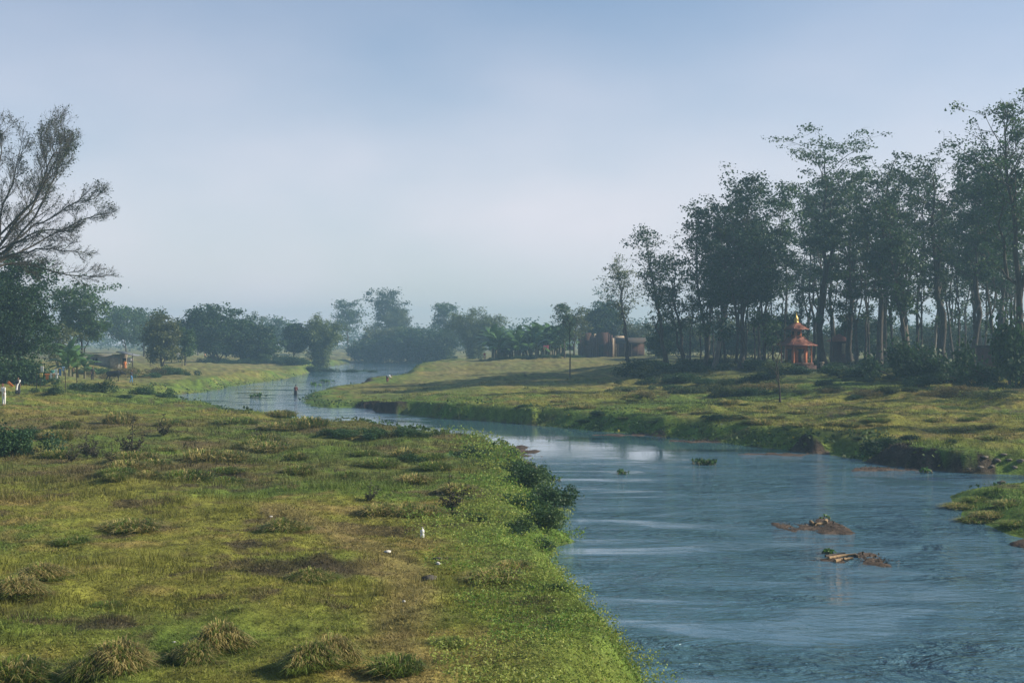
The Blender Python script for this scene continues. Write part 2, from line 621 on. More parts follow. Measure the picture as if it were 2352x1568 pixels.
def height_fields(x, y):
    wx = x + 0.5 * fbm(x / 2.3, y / 2.3, 3, 2) + 0.9 * fbm(x / 7, y / 7, 5, 2)
    wy = y + 0.5 * fbm(x / 2.3 + 40, y / 2.3, 4, 2) + 0.9 * fbm(x / 7 + 40, y / 7, 6, 2)
    sd = river_sd(wx, wy)
    b = base_height(x, y)
    rough = sstep(1.0, 5.0, sd)
    nl = fbm(x / 11, y / 11, 11, 3)
    nm = fbm(x / 3.1, y / 3.1, 21, 3)
    ns = fbm(x / 0.9, y / 0.9, 31, 2)
    b = b + 0.22 * nl + rough * (0.17 * nm + 0.09 * ns)
    # rolling hummocks on the right bank and on the near left field
    hum = np.maximum(fbm(x / 5.0, y / 4.0, 41, 2) - 0.12, 0)
    b = b + hum * rough * np.where((x > 8) & (y > 75) & (y < 170), 0.65, 0.5)
    w = 1.3 + 1.9 * np.clip(vnoise(x / 6.0, y / 6.0, 51) * 1.4 - 0.2, 0, 1)
    w = np.where((x > -16) & (x < -8) & (y > 138) & (y < 152), 0.55, w)       # cut bank
    w = np.where((x > -25) & (x < -18) & (y > 205) & (y < 245), 0.6, w)
    brk = sstep(0.20, 0.48, vnoise(x / 4.5 + 3, y / 4.5, 57))
    w = np.where((x > 2) & (y > 72) & (y < 128), lerp(1.0, 3.0, brk), w)
    w = np.where((x < -35) & (y > 185) & (y < 300), w * 2.2, w)
    prof = sstep(0, 1, sd / w)
    z = np.where(sd > 0, -0.04 + prof * b, -0.04 + np.maximum(sd, -4) * 0.22)
    mud = np.zeros_like(x)
    for bx, by, hw, hd, hh in BARS:
        e = ((x - bx) / hw) ** 2 + ((y - by) / hd) ** 2
        e = e + 1.5 * fbm(x / 0.7 + bx, y / 1.3, 61, 3)
        bz = -0.12 + (hh + 0.12) * sstep(1.5, 0.2, e)
        near = (np.abs(x - bx) < hw * 2.2) & (np.abs(y - by) < hd * 2.2)
        z = np.where(near, np.maximum(z, bz), z)
        mud = np.where(near & (bz > -0.11) & (sd < 0.6), 1.0, mud)
    return z, sd, mud, nl, nm


# colours of the ground cover (what grows there, not how it is lit)
G_GREEN = np.array((0.104, 0.152, 0.026))
G_OLIVE = np.array((0.165, 0.166, 0.030))
G_DRY = np.array((0.225, 0.165, 0.058))
G_BROWN = np.array((0.085, 0.058, 0.034))
G_LUSH = np.array((0.075, 0.145, 0.026))
G_MUD = np.array((0.088, 0.064, 0.046))
G_DARK = np.array((0.040, 0.058, 0.020))


PATH = [U(640, 1175, 1.2), U(780, 1225, 1.2), U(890, 1285, 1.2), U(950, 1370, 1.2), U(905, 1480, 1.2), U(960, 1640, 1.2)]
HOLLOWS = [(*U(700, 1335, 1.2), 1.3, 1.1), (*U(330, 1212, 1.2), 1.3, 1.6), (*U(560, 1260, 1.2), .6, .8), (*U(480, 1095, 1.2), 2.2, 1.6), (*U(250, 1450, 1.2), .6, .6)]


def cover_color(x, y, sd, mud):
    p = fbm(x / 8.0, y / 8.0, 71, 4)
    q = fbm(x / 2.2, y / 2.2, 75, 4)
    s = fbm(x / 0.6, y / 0.6, 79, 2)
    C = lerp(G_GREEN[None], G_OLIVE[None], sstep(-0.35, 0.35, p + 0.35 * q)[:, None])
    C = lerp(C, G_DRY[None], (0.72 * sstep(0.12, 0.65, q + 0.3 * p + 0.25 * s))[:, None])
    C = lerp(C, G_BROWN[None], (0.75 * sstep(0.28, 0.60, -q + 0.35 * s))[:, None])
    # drier pale pasture far off, lusher growth at the river's edge
    pale = sstep(140, 210, y) * 0.8
    C = lerp(C, (0.21, 0.175, 0.075), (pale * sstep(3, 9, sd) * (0.65 + 0.35 * q))[:, None])
    lush = sstep(4.5, 0.8, sd) * (0.65 + 0.5 * q) * (1 - 0.45 * sstep(150, 200, y))
    C = lerp(C, G_LUSH[None], np.clip(lush, 0, 1)[:, None])
    strip = sstep(52, 62, y) * sstep(112, 98, y) * sstep(2, -6, x)
    C = lerp(C, np.array((0.100, 0.078, 0.036))[None], (strip * np.clip(0.45 + 0.9 * q + 0.5 * p, 0, 0.85))[:, None])
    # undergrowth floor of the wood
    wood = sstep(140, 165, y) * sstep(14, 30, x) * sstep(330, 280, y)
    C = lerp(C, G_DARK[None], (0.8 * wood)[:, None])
    edge = (x > 2) & (y > 70) & (y < 128) & (sd > 0) & (sd < 0.9 + 0.7 * q) & (vnoise(x / 4.5 + 3, y / 4.5, 57) < 0.34)
    C = np.where(edge[:, None], np.array((0.050, 0.040, 0.028))[None] * (1 + .5 * s[:, None]), C)
    # worn path and bare hollows of the near field
    dp = np.full(x.shape, 1e9)
    for (ax, ay), (bx, by) in zip(PATH[:-1], PATH[1:]):
        t = np.clip(((x - ax) * (bx - ax) + (y - ay) * (by - ay)) / ((bx - ax) ** 2 + (by - ay) ** 2), 0, 1)
        dp = np.minimum(dp, np.hypot(x - ax - t * (bx - ax), y - ay - t * (by - ay)))
    C = lerp(C, np.array((0.20, 0.155, 0.060))[None], (0.7 * sstep(1.0, 0.2, dp + 0.5 * q))[:, None])
    for hx, hy, ha, hb in HOLLOWS:
        e = ((x - hx) / ha) ** 2 + ((y - hy) / hb) ** 2 + 0.7 * q + 0.4 * s
        C = lerp(C, np.array((0.050, 0.040, 0.024))[None], (0.85 * sstep(1.1, 0.4, e))[:, None])
    cut = (((x > -16.5) & (x < -9) & (y > 138) & (y < 153)) | ((x > -25) & (x < -18) & (y > 205) & (y < 246))) & (sd < 1.3)
    C = np.where(cut[:, None], np.array((0.045, 0.034, 0.024))[None], C)
    C = lerp(C, G_MUD[None], np.clip(np.maximum(mud, sstep(0.25, 0.05, sd) * 0.8), 0, 1)[:, None])
    f = vnoise(x / 0.16, y / 0.16, 83) * 0.6 + vnoise(x / 0.34, y / 0.34, 87) * 0.6
    C = C * (0.40 + 1.1 * f)[:, None]
    bed = sd < -0.3
    C[bed & (mud < 0.5)] = (0.06, 0.055, 0.04)
    return C


TH = np.radians(np.concatenate([np.linspace(-180, -40, 36)[:-1], np.linspace(-40, -24, 33)[:-1], np.linspace(-24, 24, 420), np.linspace(24, 40, 33)[1:], np.linspace(40, 180, 36)[1:]]))
RR = np.concatenate([np.geomspace(1.5, 18, 16)[:-1], np.geomspace(18, 330, 375)[:-1], np.geomspace(330, 1700, 46)])
gr, gt = np.meshgrid(RR, TH, indexing='ij')
GX, GY = gr * np.sin(gt), gr * np.cos(gt)
GZ, GSD, GMUD, GNL, GNM = height_fields(GX, GY)


def build_ground():
    nr, na = GX.shape
    V = np.stack([GX, GY, GZ], -1).reshape(-1, 3)
    i = np.arange(nr - 1)[:, None] * na
    k = np.arange(na - 1)[None, :]
    F = np.stack([i + k, i + na + k, i + na + k + 1, i + k + 1], -1).reshape(-1, 4)[:, ::-1]
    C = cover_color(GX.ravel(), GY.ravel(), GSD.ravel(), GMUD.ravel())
    # inner cap
    k = np.arange(na - 1)
    V = np.concatenate([V, [[0, 0, -0.9]]])
    C = np.concatenate([C, [[.06, .055, .04]]])
    F3 = np.stack([np.full(na - 1, len(V) - 1), k, k + 1], 1)[:, ::-1]
    me = np_mesh('ground', V, [F, F3], C, smooth=True)
    return tag(obj('ground', me, mat_ground()), kind='structure')


def Hq(x, y):
    """height, distance to the water and bar mask of the built ground sheet"""
    x = np.atleast_1d(np.asarray(x, float)); y = np.atleast_1d(np.asarray(y, float))
    r = np.clip(np.hypot(x, y), RR[0], RR[-1] * 0.9999)
    th = np.arctan2(x, y)
    ri = np.interp(np.log(r), np.log(RR), np.arange(len(RR)))
    ti = np.interp(th, TH, np.arange(len(TH)))
    i0 = np.clip(ri.astype(int), 0, len(RR) - 2); j0 = np.clip(ti.astype(int), 0, len(TH) - 2)
    fr, ft = ri - i0, ti - j0

    def bil(G):
        return (G[i0, j0] * (1 - fr) * (1 - ft) + G[i0 + 1, j0] * fr * (1 - ft) + G[i0, j0 + 1] * (1 - fr) * ft + G[i0 + 1, j0 + 1] * fr * ft)
    return bil(GZ), bil(GSD), bil(GMUD)


def gz(x, y):
    return float(Hq(x, y)[0][0])


def ground_at(px, py):
    """where the sight line through a pixel meets the ground or the water"""
    d = np.geomspace(14, 1200, 6000)
    x = (px - 1176.0) / FPX * d
    zl = CAMZ - (py - 784.0) / FPX * d
    z = np.maximum(Hq(x, d)[0], 0.0)
    hit = np.nonzero(zl <= z)[0]
    i = hit[0] if len(hit) else len(d) - 1
    return float(x[i]), float(d[i]), float(z[i])


build_ground()
wm = MB()
WX = np.concatenate([np.linspace(-140, -60, 5), np.linspace(-58, 60, 60), np.linspace(62, 140, 5)])
WY = np.concatenate([np.linspace(-80, 10, 8)[:-1], np.linspace(10, 560, 140)])
wx_, wy_ = np.meshgrid(WX, WY, indexing='ij')
n2 = len(WY)
ii = (np.arange(len(WX) - 1)[:, None] * n2 + np.arange(n2 - 1)[None, :]).ravel()
tag(obj('river', np_mesh('river', np.stack([wx_, wy_, np.zeros_like(wx_)], -1).reshape(-1, 3), np.stack([ii, ii + n2, ii + n2 + 1, ii + 1], 1), smooth=True), mat_water()), kind='structure')

# the morning haze: one box of air round everything
hm, ht, hout = new_mat('haze_air')
pv = ht.nodes.new('ShaderNodeVolumePrincipled')
pv.inputs['Color'].default_value = HAZE_COLOR
pv.inputs['Density'].default_value = HAZE_DENSITY
pv.inputs['Anisotropy'].default_value = 0.2
pv.inputs['Density Attribute'].default_value = ''
ht.links.new(pv.outputs['Volume'], hout.inputs['Volume'])
try:
    hm.cycles.homogeneous_volume = True
except Exception:
    pass
hb = MB().box((0, 0, 21), (3480, 3480, 48))
tag(obj('haze', hb.mesh('haze'), hm), 'thin blue morning haze over river and fields', 'haze', kind='stuff')
#PART2
# ------------------------------------------------------------------ ground vegetation (uncountable)
def scatter(n, rmin, rmax, th0, th1, rg, power=1.0):
    """random points in a fan, denser nearer (power 1: even per log distance)"""
    u = rg.random(n)
    if power == 1.0:
        r = rmin * (rmax / rmin) ** u
    else:
        r = np.sqrt(rmin ** 2 + (rmax ** 2 - rmin ** 2) * u)
    th = np.radians(th0 + (th1 - th0) * rg.random(n))
    return r * np.sin(th), r * np.cos(th), r


def blade_tris(x, y, z, h, w, rg, C, lean=0.45, tipc=1.25):
    n = len(x)
    a = rg.random(n) * 2 * PI
    la = rg.random(n) * 2 * PI
    ll = h * lean * rg.random(n)
    b = np.stack([x, y, z - 0.02], 1)
    s = np.stack([np.cos(a) * w / 2, np.sin(a) * w / 2, np.zeros(n)], 1)
    tip = np.stack([x + np.cos(la) * ll, y + np.sin(la) * ll, z + h], 1)
    V = np.stack([b - s, b + s, tip], 1).reshape(-1, 3)
    F = np.arange(3 * n).reshape(n, 3)
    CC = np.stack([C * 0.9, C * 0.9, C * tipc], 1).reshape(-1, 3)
    return V, F, CC


def build_turf():
    rg = np.random.default_rng(101)
    x, y, r = scatter(490000, 19, 150, -22.5, 22.5, rg)
    z, sd, mud = Hq(x, y)
    k = (sd > 0.3) & (z > 0.05)
    x, y, r, z, sd, mud = [v[k] for v in (x, y, r, z, sd, mud)]
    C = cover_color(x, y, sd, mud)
    C = C * (0.75 + 0.6 * rg.random(len(x)))[:, None]
    dry = rg.random(len(x)) < 0.16
    C[dry] = C[dry] * 0.45 + np.array((0.21, 0.17, 0.065)) * 0.55
    tall = np.clip(fbm(x / 2.6, y / 2.6, 111, 3) + 0.35, 0.05, 1.0)
    h = (0.018 + 0.036 * tall) * (0.6 + 0.8 * rg.random(len(x))) * (1 + 0.006 * r)
    w = 0.016 * (r / 26.0) ** 0.9 * (0.6 + 0.8 * rg.random(len(x)))
    f = vnoise(x / 0.13, y / 0.13, 113)
    h = h * (0.3 + 1.3 * f)
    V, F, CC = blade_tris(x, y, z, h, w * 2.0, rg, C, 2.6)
    tag(obj('turf', np_mesh('turf', V, F, CC), M_grass), 'short grazed green and straw coloured turf on both banks', 'grass', kind='stuff')


def build_rough_grass():
    """longer uneven grass: bunches all over the fields"""
    rg = np.random.default_rng(102)
    x, y, r = scatter(16000, 20, 190, -22.5, 22.5, rg)
    z, sd, mud = Hq(x, y)
    patch = fbm(x / 5.5, y / 4.0, 121, 3)
    band = np.where((y > 52) & (y < 108) & (x < 0), 0.24, 0)          # the rough strip across the left field
    k = (sd > 0.5) & (mud < .5) & (patch + band + 0.2 * rg.normal(size=len(x)) > np.where((y < 56) & (x < 6), 0.52, 0.16))
    x, y, r, z, sd = [v[k] for v in (x, y, r, z, sd)]
    nb = 20
    bx = np.repeat(x, nb) + rg.normal(size=len(x) * nb) * np.repeat(0.10 + 0.10 * rg.random(len(x)) + .001 * r, nb)
    by = np.repeat(y, nb) + rg.normal(size=len(x) * nb) * np.repeat(0.10 + 0.10 * rg.random(len(x)) + .001 * r, nb)
    bz, bsd, bm = Hq(bx, by)
    C = cover_color(x, y, sd, np.zeros_like(x)) * (0.55 + 0.7 * rg.random(len(x)))[:, None]
    C = np.repeat(C, nb, 0) * (0.8 + 0.4 * rg.random(len(bx)))[:, None]
    h = np.repeat(0.10 + 0.22 * rg.random(len(x)) ** 1.5, nb) * (0.6 + 0.6 * rg.random(len(bx)))
    w = 0.018 * np.maximum(np.repeat(r, nb) / 30.0, 0.8) * np.ones(len(bx))
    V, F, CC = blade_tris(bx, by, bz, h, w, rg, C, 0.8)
    tag(obj('rough_grass', np_mesh('rough_grass', V, F, CC), M_grass), 'longer rough grass in uneven bunches over the fields', 'grass', kind='stuff')


def bank_leaves(name, label, n, sel, size, hgt, cols, seed, rmin, rmax, lump=1.2):
    rg = np.random.default_rng(seed)
    x, y, r = scatter(n, rmin, rmax, -23, 23, rg)
    z, sd, mud = Hq(x, y)
    k = sel(x, y, sd, rg) & (mud < .5)
    x, y, r, z, sd = [v[k] for v in (x, y, r, z, sd)]
    lum = np.clip(0.5 + 0.9 * fbm(x / lump, y / lump, seed, 3), 0, 1)
    hh = hgt * lum * rg.random(len(x)) ** 0.6
    P = np.stack([x, y, np.maximum(z, 0) + hh + 0.03], 1)
    mixv = np.clip(0.5 + 0.8 * fbm(x / 2.5, y / 2.5, seed + 5, 3) + 0.25 * rg.normal(size=len(x)), 0, 1)
    C = lerp(np.array(cols[0])[None], np.array(cols[1])[None], mixv[:, None])
    C = C * (0.7 + 0.6 * rg.random(len(x)))[:, None]
    yel = rg.random(len(x)) < 0.03
    C[yel] = (0.24, 0.22, 0.03)
    s = size * (0.6 + 0.8 * rg.random(len(x))) * np.clip(r / 40.0, 0.8, 2.2)
    V, F, CC = leaf_quads(P, s, rg, C, up=1.0, aspect=0.7)
    tag(obj(name, np_mesh(name, V, F, CC), M_grass), label, 'ground cover', kind='stuff')


build_turf()
build_rough_grass()
bank_leaves('bank_creeper', 'bright green creeping leaves over the near left river bank', 330000,
            lambda x, y, sd, rg: (x < 9) & (y < 90) & (sd > -0.25) & (sd < 3.6 + 1.6 * fbm(x / 3, y / 3, 5, 2)) & (rg.random(len(x)) < 0.9),
            0.060, 0.75, ((0.115, 0.215, 0.030), (0.27, 0.30, 0.065)), 131, 19, 92, 1.7)
bank_leaves('far_bank_herbage', 'low dark green herbage along the right river bank', 150000,
            lambda x, y, sd, rg: (y > 66) & ~((x > -17) & (x < -9) & (y > 136) & (y < 153)) & ~((x > -25) & (x < -18) & (y > 205) & (y < 246)) & (sd > -0.1) & (sd < 2.2 + 3.0 * fbm(x / 6, y / 6, 6, 2)) & (fbm(x / 4, y / 4, 8, 2) > -.25) & (rg.random(len(x)) < .8),
            0.12, 0.4, ((0.035, 0.085, 0.022), (0.075, 0.11, 0.03)), 137, 66, 300, 2.0)


def bar_debris():
    rg = np.random.default_rng(143)
    V_, F_, C_, n0 = [], [], [], 0
    for bx, by, hw, hd, hh in BARS[:3] + BARS[5:7]:
        n = 420
        x = bx + rg.normal(size=n) * hw * .6
        y = by + rg.normal(size=n) * hd * .55
        z = Hq(x, y)[0]
        k = z > -0.03
        x, y, z = x[k], y[k], z[k]
        P = np.stack([x, y, np.maximum(z, 0) + .012], 1)
        C = np.array((0.07, 0.055, 0.04))[None] * (.4 + 1.4 * rg.random(len(P)))[:, None]
        V, F, C = leaf_quads(P, .10 * (.5 + rg.random(len(P))), rg, C, up=2.5, aspect=.5)
        V_.append(V); F_.append(F + n0); C_.append(C); n0 += len(V)
    tag(obj('bar_debris', np_mesh('bar_debris', np.concatenate(V_), np.concatenate(F_), np.concatenate(C_)), M_grass), 'washed up bark and leaf debris on the mud bars', 'debris', kind='stuff')


bar_debris()


# ------------------------------------------------------------------ trees
def bez(p0, p1, p2, n):
    t = np.linspace(0, 1, n)[:, None]
    return (1 - t) ** 2 * p0 + 2 * t * (1 - t) * p1 + t * t * p2


LEAF_COL = {'dark': ((0.018, 0.052, 0.022), (0.042, 0.088, 0.030)), 'mid': ((0.030, 0.075, 0.024), (0.065, 0.110, 0.032)),
            'pale': ((0.070, 0.10, 0.035), (0.125, 0.14, 0.05)), 'bamboo': ((0.06, 0.10, 0.03), (0.12, 0.15, 0.045))}


def grow_tree(seed, H, lean=(0, 0), r0=0.35, start=0.4, width=5.0, nprim=20, nsec=4, ntw=3, nleaf=18, leaf=0.3, spread=0.55,
              forks=1, up=0.7, shape='oval', col='mid', droop=0.0, flat=0.55, low=0.0, fit=True, keepf=0.5):
    """returns the meshes of trunk (with limbs) and crown of one tree standing at the origin"""
    rg = np.random.default_rng(seed)
    W = MB()
    tips = []
    lead = []
    top = np.array([lean[0], lean[1], H])

    def add(P, r, sides):
        V, F = tube(P, r, sides)
        W.add(V, F)

    n = 12
    t = np.linspace(0, 1, n)
    wob = np.cumsum(rg.normal(size=(n, 2)) * 0.014 * H, axis=0)
    wob -= wob[0]
    path = np.zeros((n, 3))
    path[:, 0] = lean[0] * t ** 1.3 + wob[:, 0] * 0.6
    path[:, 1] = lean[1] * t ** 1.3 + wob[:, 1] * 0.6
    path[:, 2] = H * 0.96 * t - 0.3 * (t == 0)
    rad = r0 * (1 - 0.9 * t ** 0.9)
    rad[0] *= 1.45
    lead.append((path, rad, start))
    add(path, rad, 7)
    for f in range(forks):
        ft = start * (0.35 + 0.7 * rg.random())
        i = int(ft * (n - 1))
        a = rg.random() * 2 * PI
        p0 = path[i]
        L = H * (0.9 - ft) * (0.75 + 0.3 * rg.random())
        out = width * (0.25 + 0.45 * rg.random())
        e = p0 + np.array([math.cos(a) * out, math.sin(a) * out, L])
        m = p0 + np.array([math.cos(a) * out * 0.75, math.sin(a) * out * 0.75, L * 0.4])
        P = bez(p0, m, e, 9)
        P[1:] += rg.normal(size=(8, 3)) * 0.01 * H
        rr = rad[i] * 0.75 * np.linspace(1, 0.1, 9)
        add(P, rr, 6)
        lead.append((P, rr, 0.35))

    def profile(u):
        if shape == 'oval':
            return 0.35 + 0.75 * math.sin(PI * min(1, max(0, 0.12 + 0.8 * u)))
        if shape == 'umbrella':
            return 0.35 + 0.75 * u
        if shape == 'cone':
            return 1.1 - 0.8 * u
        return 1.0
    for li, (path_, rad_, st) in enumerate(lead):
        m = len(path_)
        k = nprim if li == 0 else max(4, int(nprim * 0.55))
        a = rg.random() * 6
        for j in range(k):
            u = (j + rg.random() * 0.8) / k
            f = st + (0.985 - st) * u
            if low and rg.random() < low:
                f = st * (0.35 + 0.6 * rg.random())
                u = 0.1
            x = f * (m - 1)
            i = min(int(x), m - 2)
            p0 = path_[i] + (path_[i + 1] - path_[i]) * (x - i)
            a += 2.4 + rg.normal() * 0.5
            L = width * profile(u) * (0.65 + 0.5 * rg.random()) * (1.0 if li == 0 else 0.7)
            el = up * (0.5 + 0.7 * rg.random()) + 0.35 * u
            d = np.array([math.cos(a) * math.cos(el), math.sin(a) * math.cos(el), math.sin(el)])
            e = p0 + d * L + np.array([0, 0, 0.15 * L - droop * L])
            mid = p0 + d * L * 0.55 + np.array([0, 0, 0.08 * L])
            P = bez(p0, mid, e, 6)
            P[1:] += rg.normal(size=(5, 3)) * 0.03 * L
            rb = max(0.02, min(rad_[i] * 0.55, 0.018 * L + 0.02))
            add(P, rb * np.linspace(1, 0.25, 6), 4)
            tips.append((P[-1], L * 0.25))
            for s in range(nsec):
                g = 0.3 + 0.65 * (s + rg.random()) / nsec
                xi = g * 5
                ii = min(int(xi), 4)
                q0 = P[ii] + (P[ii + 1] - P[ii]) * (xi - ii)
                dd = d + rg.normal(size=3) * 0.75
                dd[2] = dd[2] * flat + 0.25 - droop * .6
                dd /= np.linalg.norm(dd)
                L2 = L * (0.28 + 0.3 * rg.random())
                Q = bez(q0, q0 + dd * L2 * 0.5 + np.array([0, 0, .06 * L2]), q0 + dd * L2, 4)
                add(Q, rb * 0.45 * np.linspace(1, 0.3, 4), 3)
                for w_ in range(ntw):
                    g2 = 0.4 + 0.6 * rg.random()
                    z0 = Q[0] + (Q[-1] - Q[0]) * g2
                    d3 = dd + rg.normal(size=3) * 0.8
                    d3[2] *= flat
                    d3 /= np.linalg.norm(d3)
                    L3 = L2 * (0.3 + 0.35 * rg.random())
                    z1 = z0 + d3 * L3
                    add(np.stack([z0, (z0 + z1) / 2 + rg.normal(size=3) * 0.05 * L3, z1]), rb * 0.2 * np.array([1, .8, .4]) + 0.004, 3)
                    tips.append((z1, spread))
    T = np.array([p for p, s in tips])
    fz = H / np.percentile(T[:, 2], 99.5)
    cx = np.median(T[:, 0])
    fx = 1.0
    if fit:
        sel_ = T[:, 2] > 0.3 * H
        fx = 0.93 * width / max(np.percentile(np.abs(T[sel_, 0] - lean[0] * 0.8), 95), .1)
        fx = min(max(fx, 0.45), 1.3)
    for V_ in W.V:
        V_[:, 2] *= np.where(V_[:, 2] > 0, fz, 1)
        V_[:, :2] = V_[:, :2] * fx + (1 - fx) * np.array(lean)[None] * np.clip(V_[:, 2:3] / H, 0, 1)
    T[:, 2] *= fz
    T[:, :2] = T[:, :2] * fx + (1 - fx) * np.array(lean)[None] * np.clip(T[:, 2:3] / H, 0, 1)
    trunk = W.mesh('trunk', smooth=True)
    keep = rg.random(len(T)) < keepf
    T = T[keep]
    cl = rg.random(len(T))
    cnt = np.maximum(1, (nleaf * (0.35 + 1.3 * rg.random(len(T)) ** 1.5)).astype(int))
    P = np.repeat(T, cnt, 0) + rg.normal(size=(cnt.sum(), 3)) * np.array([spread, spread, spread * flat]) * 0.75
    c0, c1 = [np.array(c) for c in LEAF_COL[col]]
    C = lerp(c0[None], c1[None], np.clip(np.repeat(cl, cnt) + rg.normal(size=cnt.sum()) * 0.25, 0, 1)[:, None])
    V, F, C = leaf_quads(P, leaf * (0.6 + 0.8 * rg.random(len(P))), rg, C, up=0.8, aspect=0.65, droop=0.25 + droop)
    crown = np_mesh('crown', V, F, C)
    return trunk, crown


def place_tree(name, label, meshes, x, y, rotz=0.0, scale=1.0, group=None, bark=None, cat='tree', sink=0.0, leafmat=None):
    t = thing(name, label, cat, (x, y, gz(x, y) - sink), rotz, group, scale)
    obj('trunk', meshes[0], bark or M_bark, t)
    obj('crown', meshes[1], leafmat or M_leaf, t)
    return t


def tree_px(px, d, ptx, pty):
    """base point at distance d under pixel column px, height and sideways lean that bring the top to (ptx, pty)"""
    x = at_d(px, d)
    z = gz(x, d)
    H = CAMZ + (784 - pty) / FPX * d - z
    return x, d, H, (ptx - px) / FPX * d


# the wood on the right: (base px, distance, top px, top py, crown half width px, style, label)
def wood_tree(seed, px, d, ptx, pty, hw, label, name='tall_tree', group=None, bark=None, **kw):
    x, y, H, ln = tree_px(px, d, ptx, pty)
    p = dict(r0=0.014 * H + 0.02, start=0.42, width=hw / FPX * d, nprim=22, nsec=5, ntw=3, nleaf=16, leaf=0.33, spread=0.55, col='mid', forks=1)
    p.update(kw)
    p['nleaf'] = int(p['nleaf'] * 1.5)
    m = grow_tree(seed, H, (ln, 0), **p)
    return place_tree(name, label, m, x, y, 0, 1, group, bark)


wood_tree(201, 1445, 235, 1415, 585, 42, 'wispy faded tree leaning left at the left end of the wood', start=0.35, nleaf=7, up=0.95, col='pale', spread=.5, leaf=.32)
wood_tree(202, 1532, 205, 1480, 522, 55, 'thin tall tree with twin dark leaders left of the dense wood', start=0.40, nleaf=8, forks=2, up=0.9, spread=.5, leaf=.32)
wood_tree(203, 1568, 195, 1545, 585, 45, 'small feathery tree between the twin leaders and the dense crowns', start=0.3, nleaf=9, forks=1, up=0.8)
wood_tree(204, 1618, 190, 1597, 470, 52, 'loose crowned tree forming the left shoulder of the wood', start=0.38, nleaf=13, forks=1)
wood_tree(205, 1640, 188, 1690, 440, 70, 'pale barked tree with a dense crown left of centre in the wood', start=0.35, nleaf=24, bark=M_bark_pale, nprim=24, low=.15)
wood_tree(206, 1700, 180, 1720, 408, 92, 'broad dense dark crown, the darkest mass of the wood', start=0.36, nleaf=30, nprim=28, col='dark', forks=2, spread=.75, low=.2)
wood_tree(207, 1752, 186, 1800, 430, 75, 'dense leafy tree between the dark crown and the umbrella tree', start=0.36, nleaf=26, nprim=24, forks=1, low=.2)
wood_tree(208, 1893, 192, 1890, 298, 92, 'tallest umbrella topped tree standing clear above the wood', start=0.5, nleaf=17, nprim=26, shape='umbrella', forks=1, up=0.35, flat=0.35, spread=.7, keepf=.75, low=.12)
wood_tree(209, 1955, 198, 1965, 395, 66, 'rounded tree just right of the tallest umbrella topped tree', start=0.45, nleaf=20, forks=1, keepf=.45, low=.12)
wood_tree(210, 2018, 178, 2062, 352, 74, 'forking tree with a flat layered top in mid wood', start=0.5, nleaf=17, forks=2, shape='umbrella', flat=.4, keepf=.45, low=.12)
wood_tree(211, 2170, 182, 2140, 335, 76, 'straight dark trunked tree with tufted top above the thicket mound', start=0.52, nleaf=16, forks=1, shape='umbrella', flat=.4, keepf=.45, low=.12)
wood_tree(212, 2232, 176, 2236, 352, 70, 'full crowned tree left of the tall thin tree at the right edge', start=0.42, nleaf=26, nprim=26, forks=1, col='dark')
wood_tree(213, 2345, 150, 2300, 228, 88, 'very tall thin tree with airy forked crown at the right edge', start=0.55, nleaf=10, forks=3, up=0.95, nprim=22, spread=.5, leaf=.3, keepf=.7, low=.12)
wood_tree(214, 2290, 190, 2310, 420, 70, 'leafy dark tree behind the tall thin tree at the right edge', start=0.42, nleaf=24, forks=1, col='dark')
wood_tree(215, 2085, 172, 2040, 470, 50, 'low forked leaning tree rising from the thicket mound', start=0.3, nleaf=10, forks=3, up=.9)

# the ranks behind them: five grown trees, copied
fill_meshes = [grow_tree(230 + i, 22, ((-1) ** i * 1.6, .5), 0.24, (.3, .5, .4, .3, .45)[i], (2.2, 3.0, 2.5, 3.2, 2.7)[i], (16, 18, 16, 18, 16)[i], 4, 3, 13 + 2 * i, 0.33, 0.5, forks=1 + i % 3, keepf=(.27, .38, .30, .32, .26)[i], col=('mid', 'dark', 'mid', 'dark', 'mid')[i], low=.05) for i in range(5)]
rf = random.Random(5)
FILL = [(1800, 226), (1815, 238), (1838, 230), (1856, 242), (1585, 214), (1610, 205), (1628, 212), (1655, 198), (1668, 205), (1690, 214), (1735, 210), (1745, 196), (1775, 214), (1866, 215), (1884, 222), (1908, 200), (1918, 214), (1938, 205), (1965, 190), (1985, 186), (1998, 222), (2035, 196), (2050, 205),
        (2070, 214), (2105, 200), (2120, 188), (2145, 218), (2155, 196), (2188, 210), (2200, 192), (2215, 215), (2250, 190), (2262, 205), (2285, 182), (2305, 202), (2318, 212), (2340, 195), (2030, 236), (2180, 240), (1880, 240), (1962, 232), (2085, 228), (2240, 232), (2300, 230), (1710, 232), (1640, 236)]
for k, (px, d) in enumerate(FILL):
    x = at_d(px, d)
    pty = float(np.interp(px, [1500, 1560, 1650, 1720, 1800, 1900, 2000, 2100, 2200, 2350], [640, 540, 480, 450, 440, 410, 410, 385, 395, 400])) + rf.uniform(0, 110)
    s = (CAMZ + (784 - pty) / FPX * d - gz(x, d)) / 22.0
    place_tree('slender_tree', 'slender dark trunked tree crowded among the others deep in the wood', fill_meshes[k % 5], x, d, rf.uniform(0, 6.28), s, 'slender trees filling the wood',
               M_bark_pale if k % 7 == 1 else None)
# the wood goes on to the right of the view
for k, (x, y) in enumerate([(72, 150), (80, 172), (66, 168), (90, 190), (70, 200), (84, 140), (64, 136), (95, 160), (58, 112), (70, 120), (80, 105), (62, 92), (66, 76), (74, 88), (50, 104), (53, 118), (56, 130), (48, 92)]):
    place_tree('slender_tree', 'slender tree of the wood beyond the right edge of the view', fill_meshes[k % 5], x, y, rf.uniform(0, 6.28), rf.uniform(.85, 1.15), 'trees of the wood beyond the view')


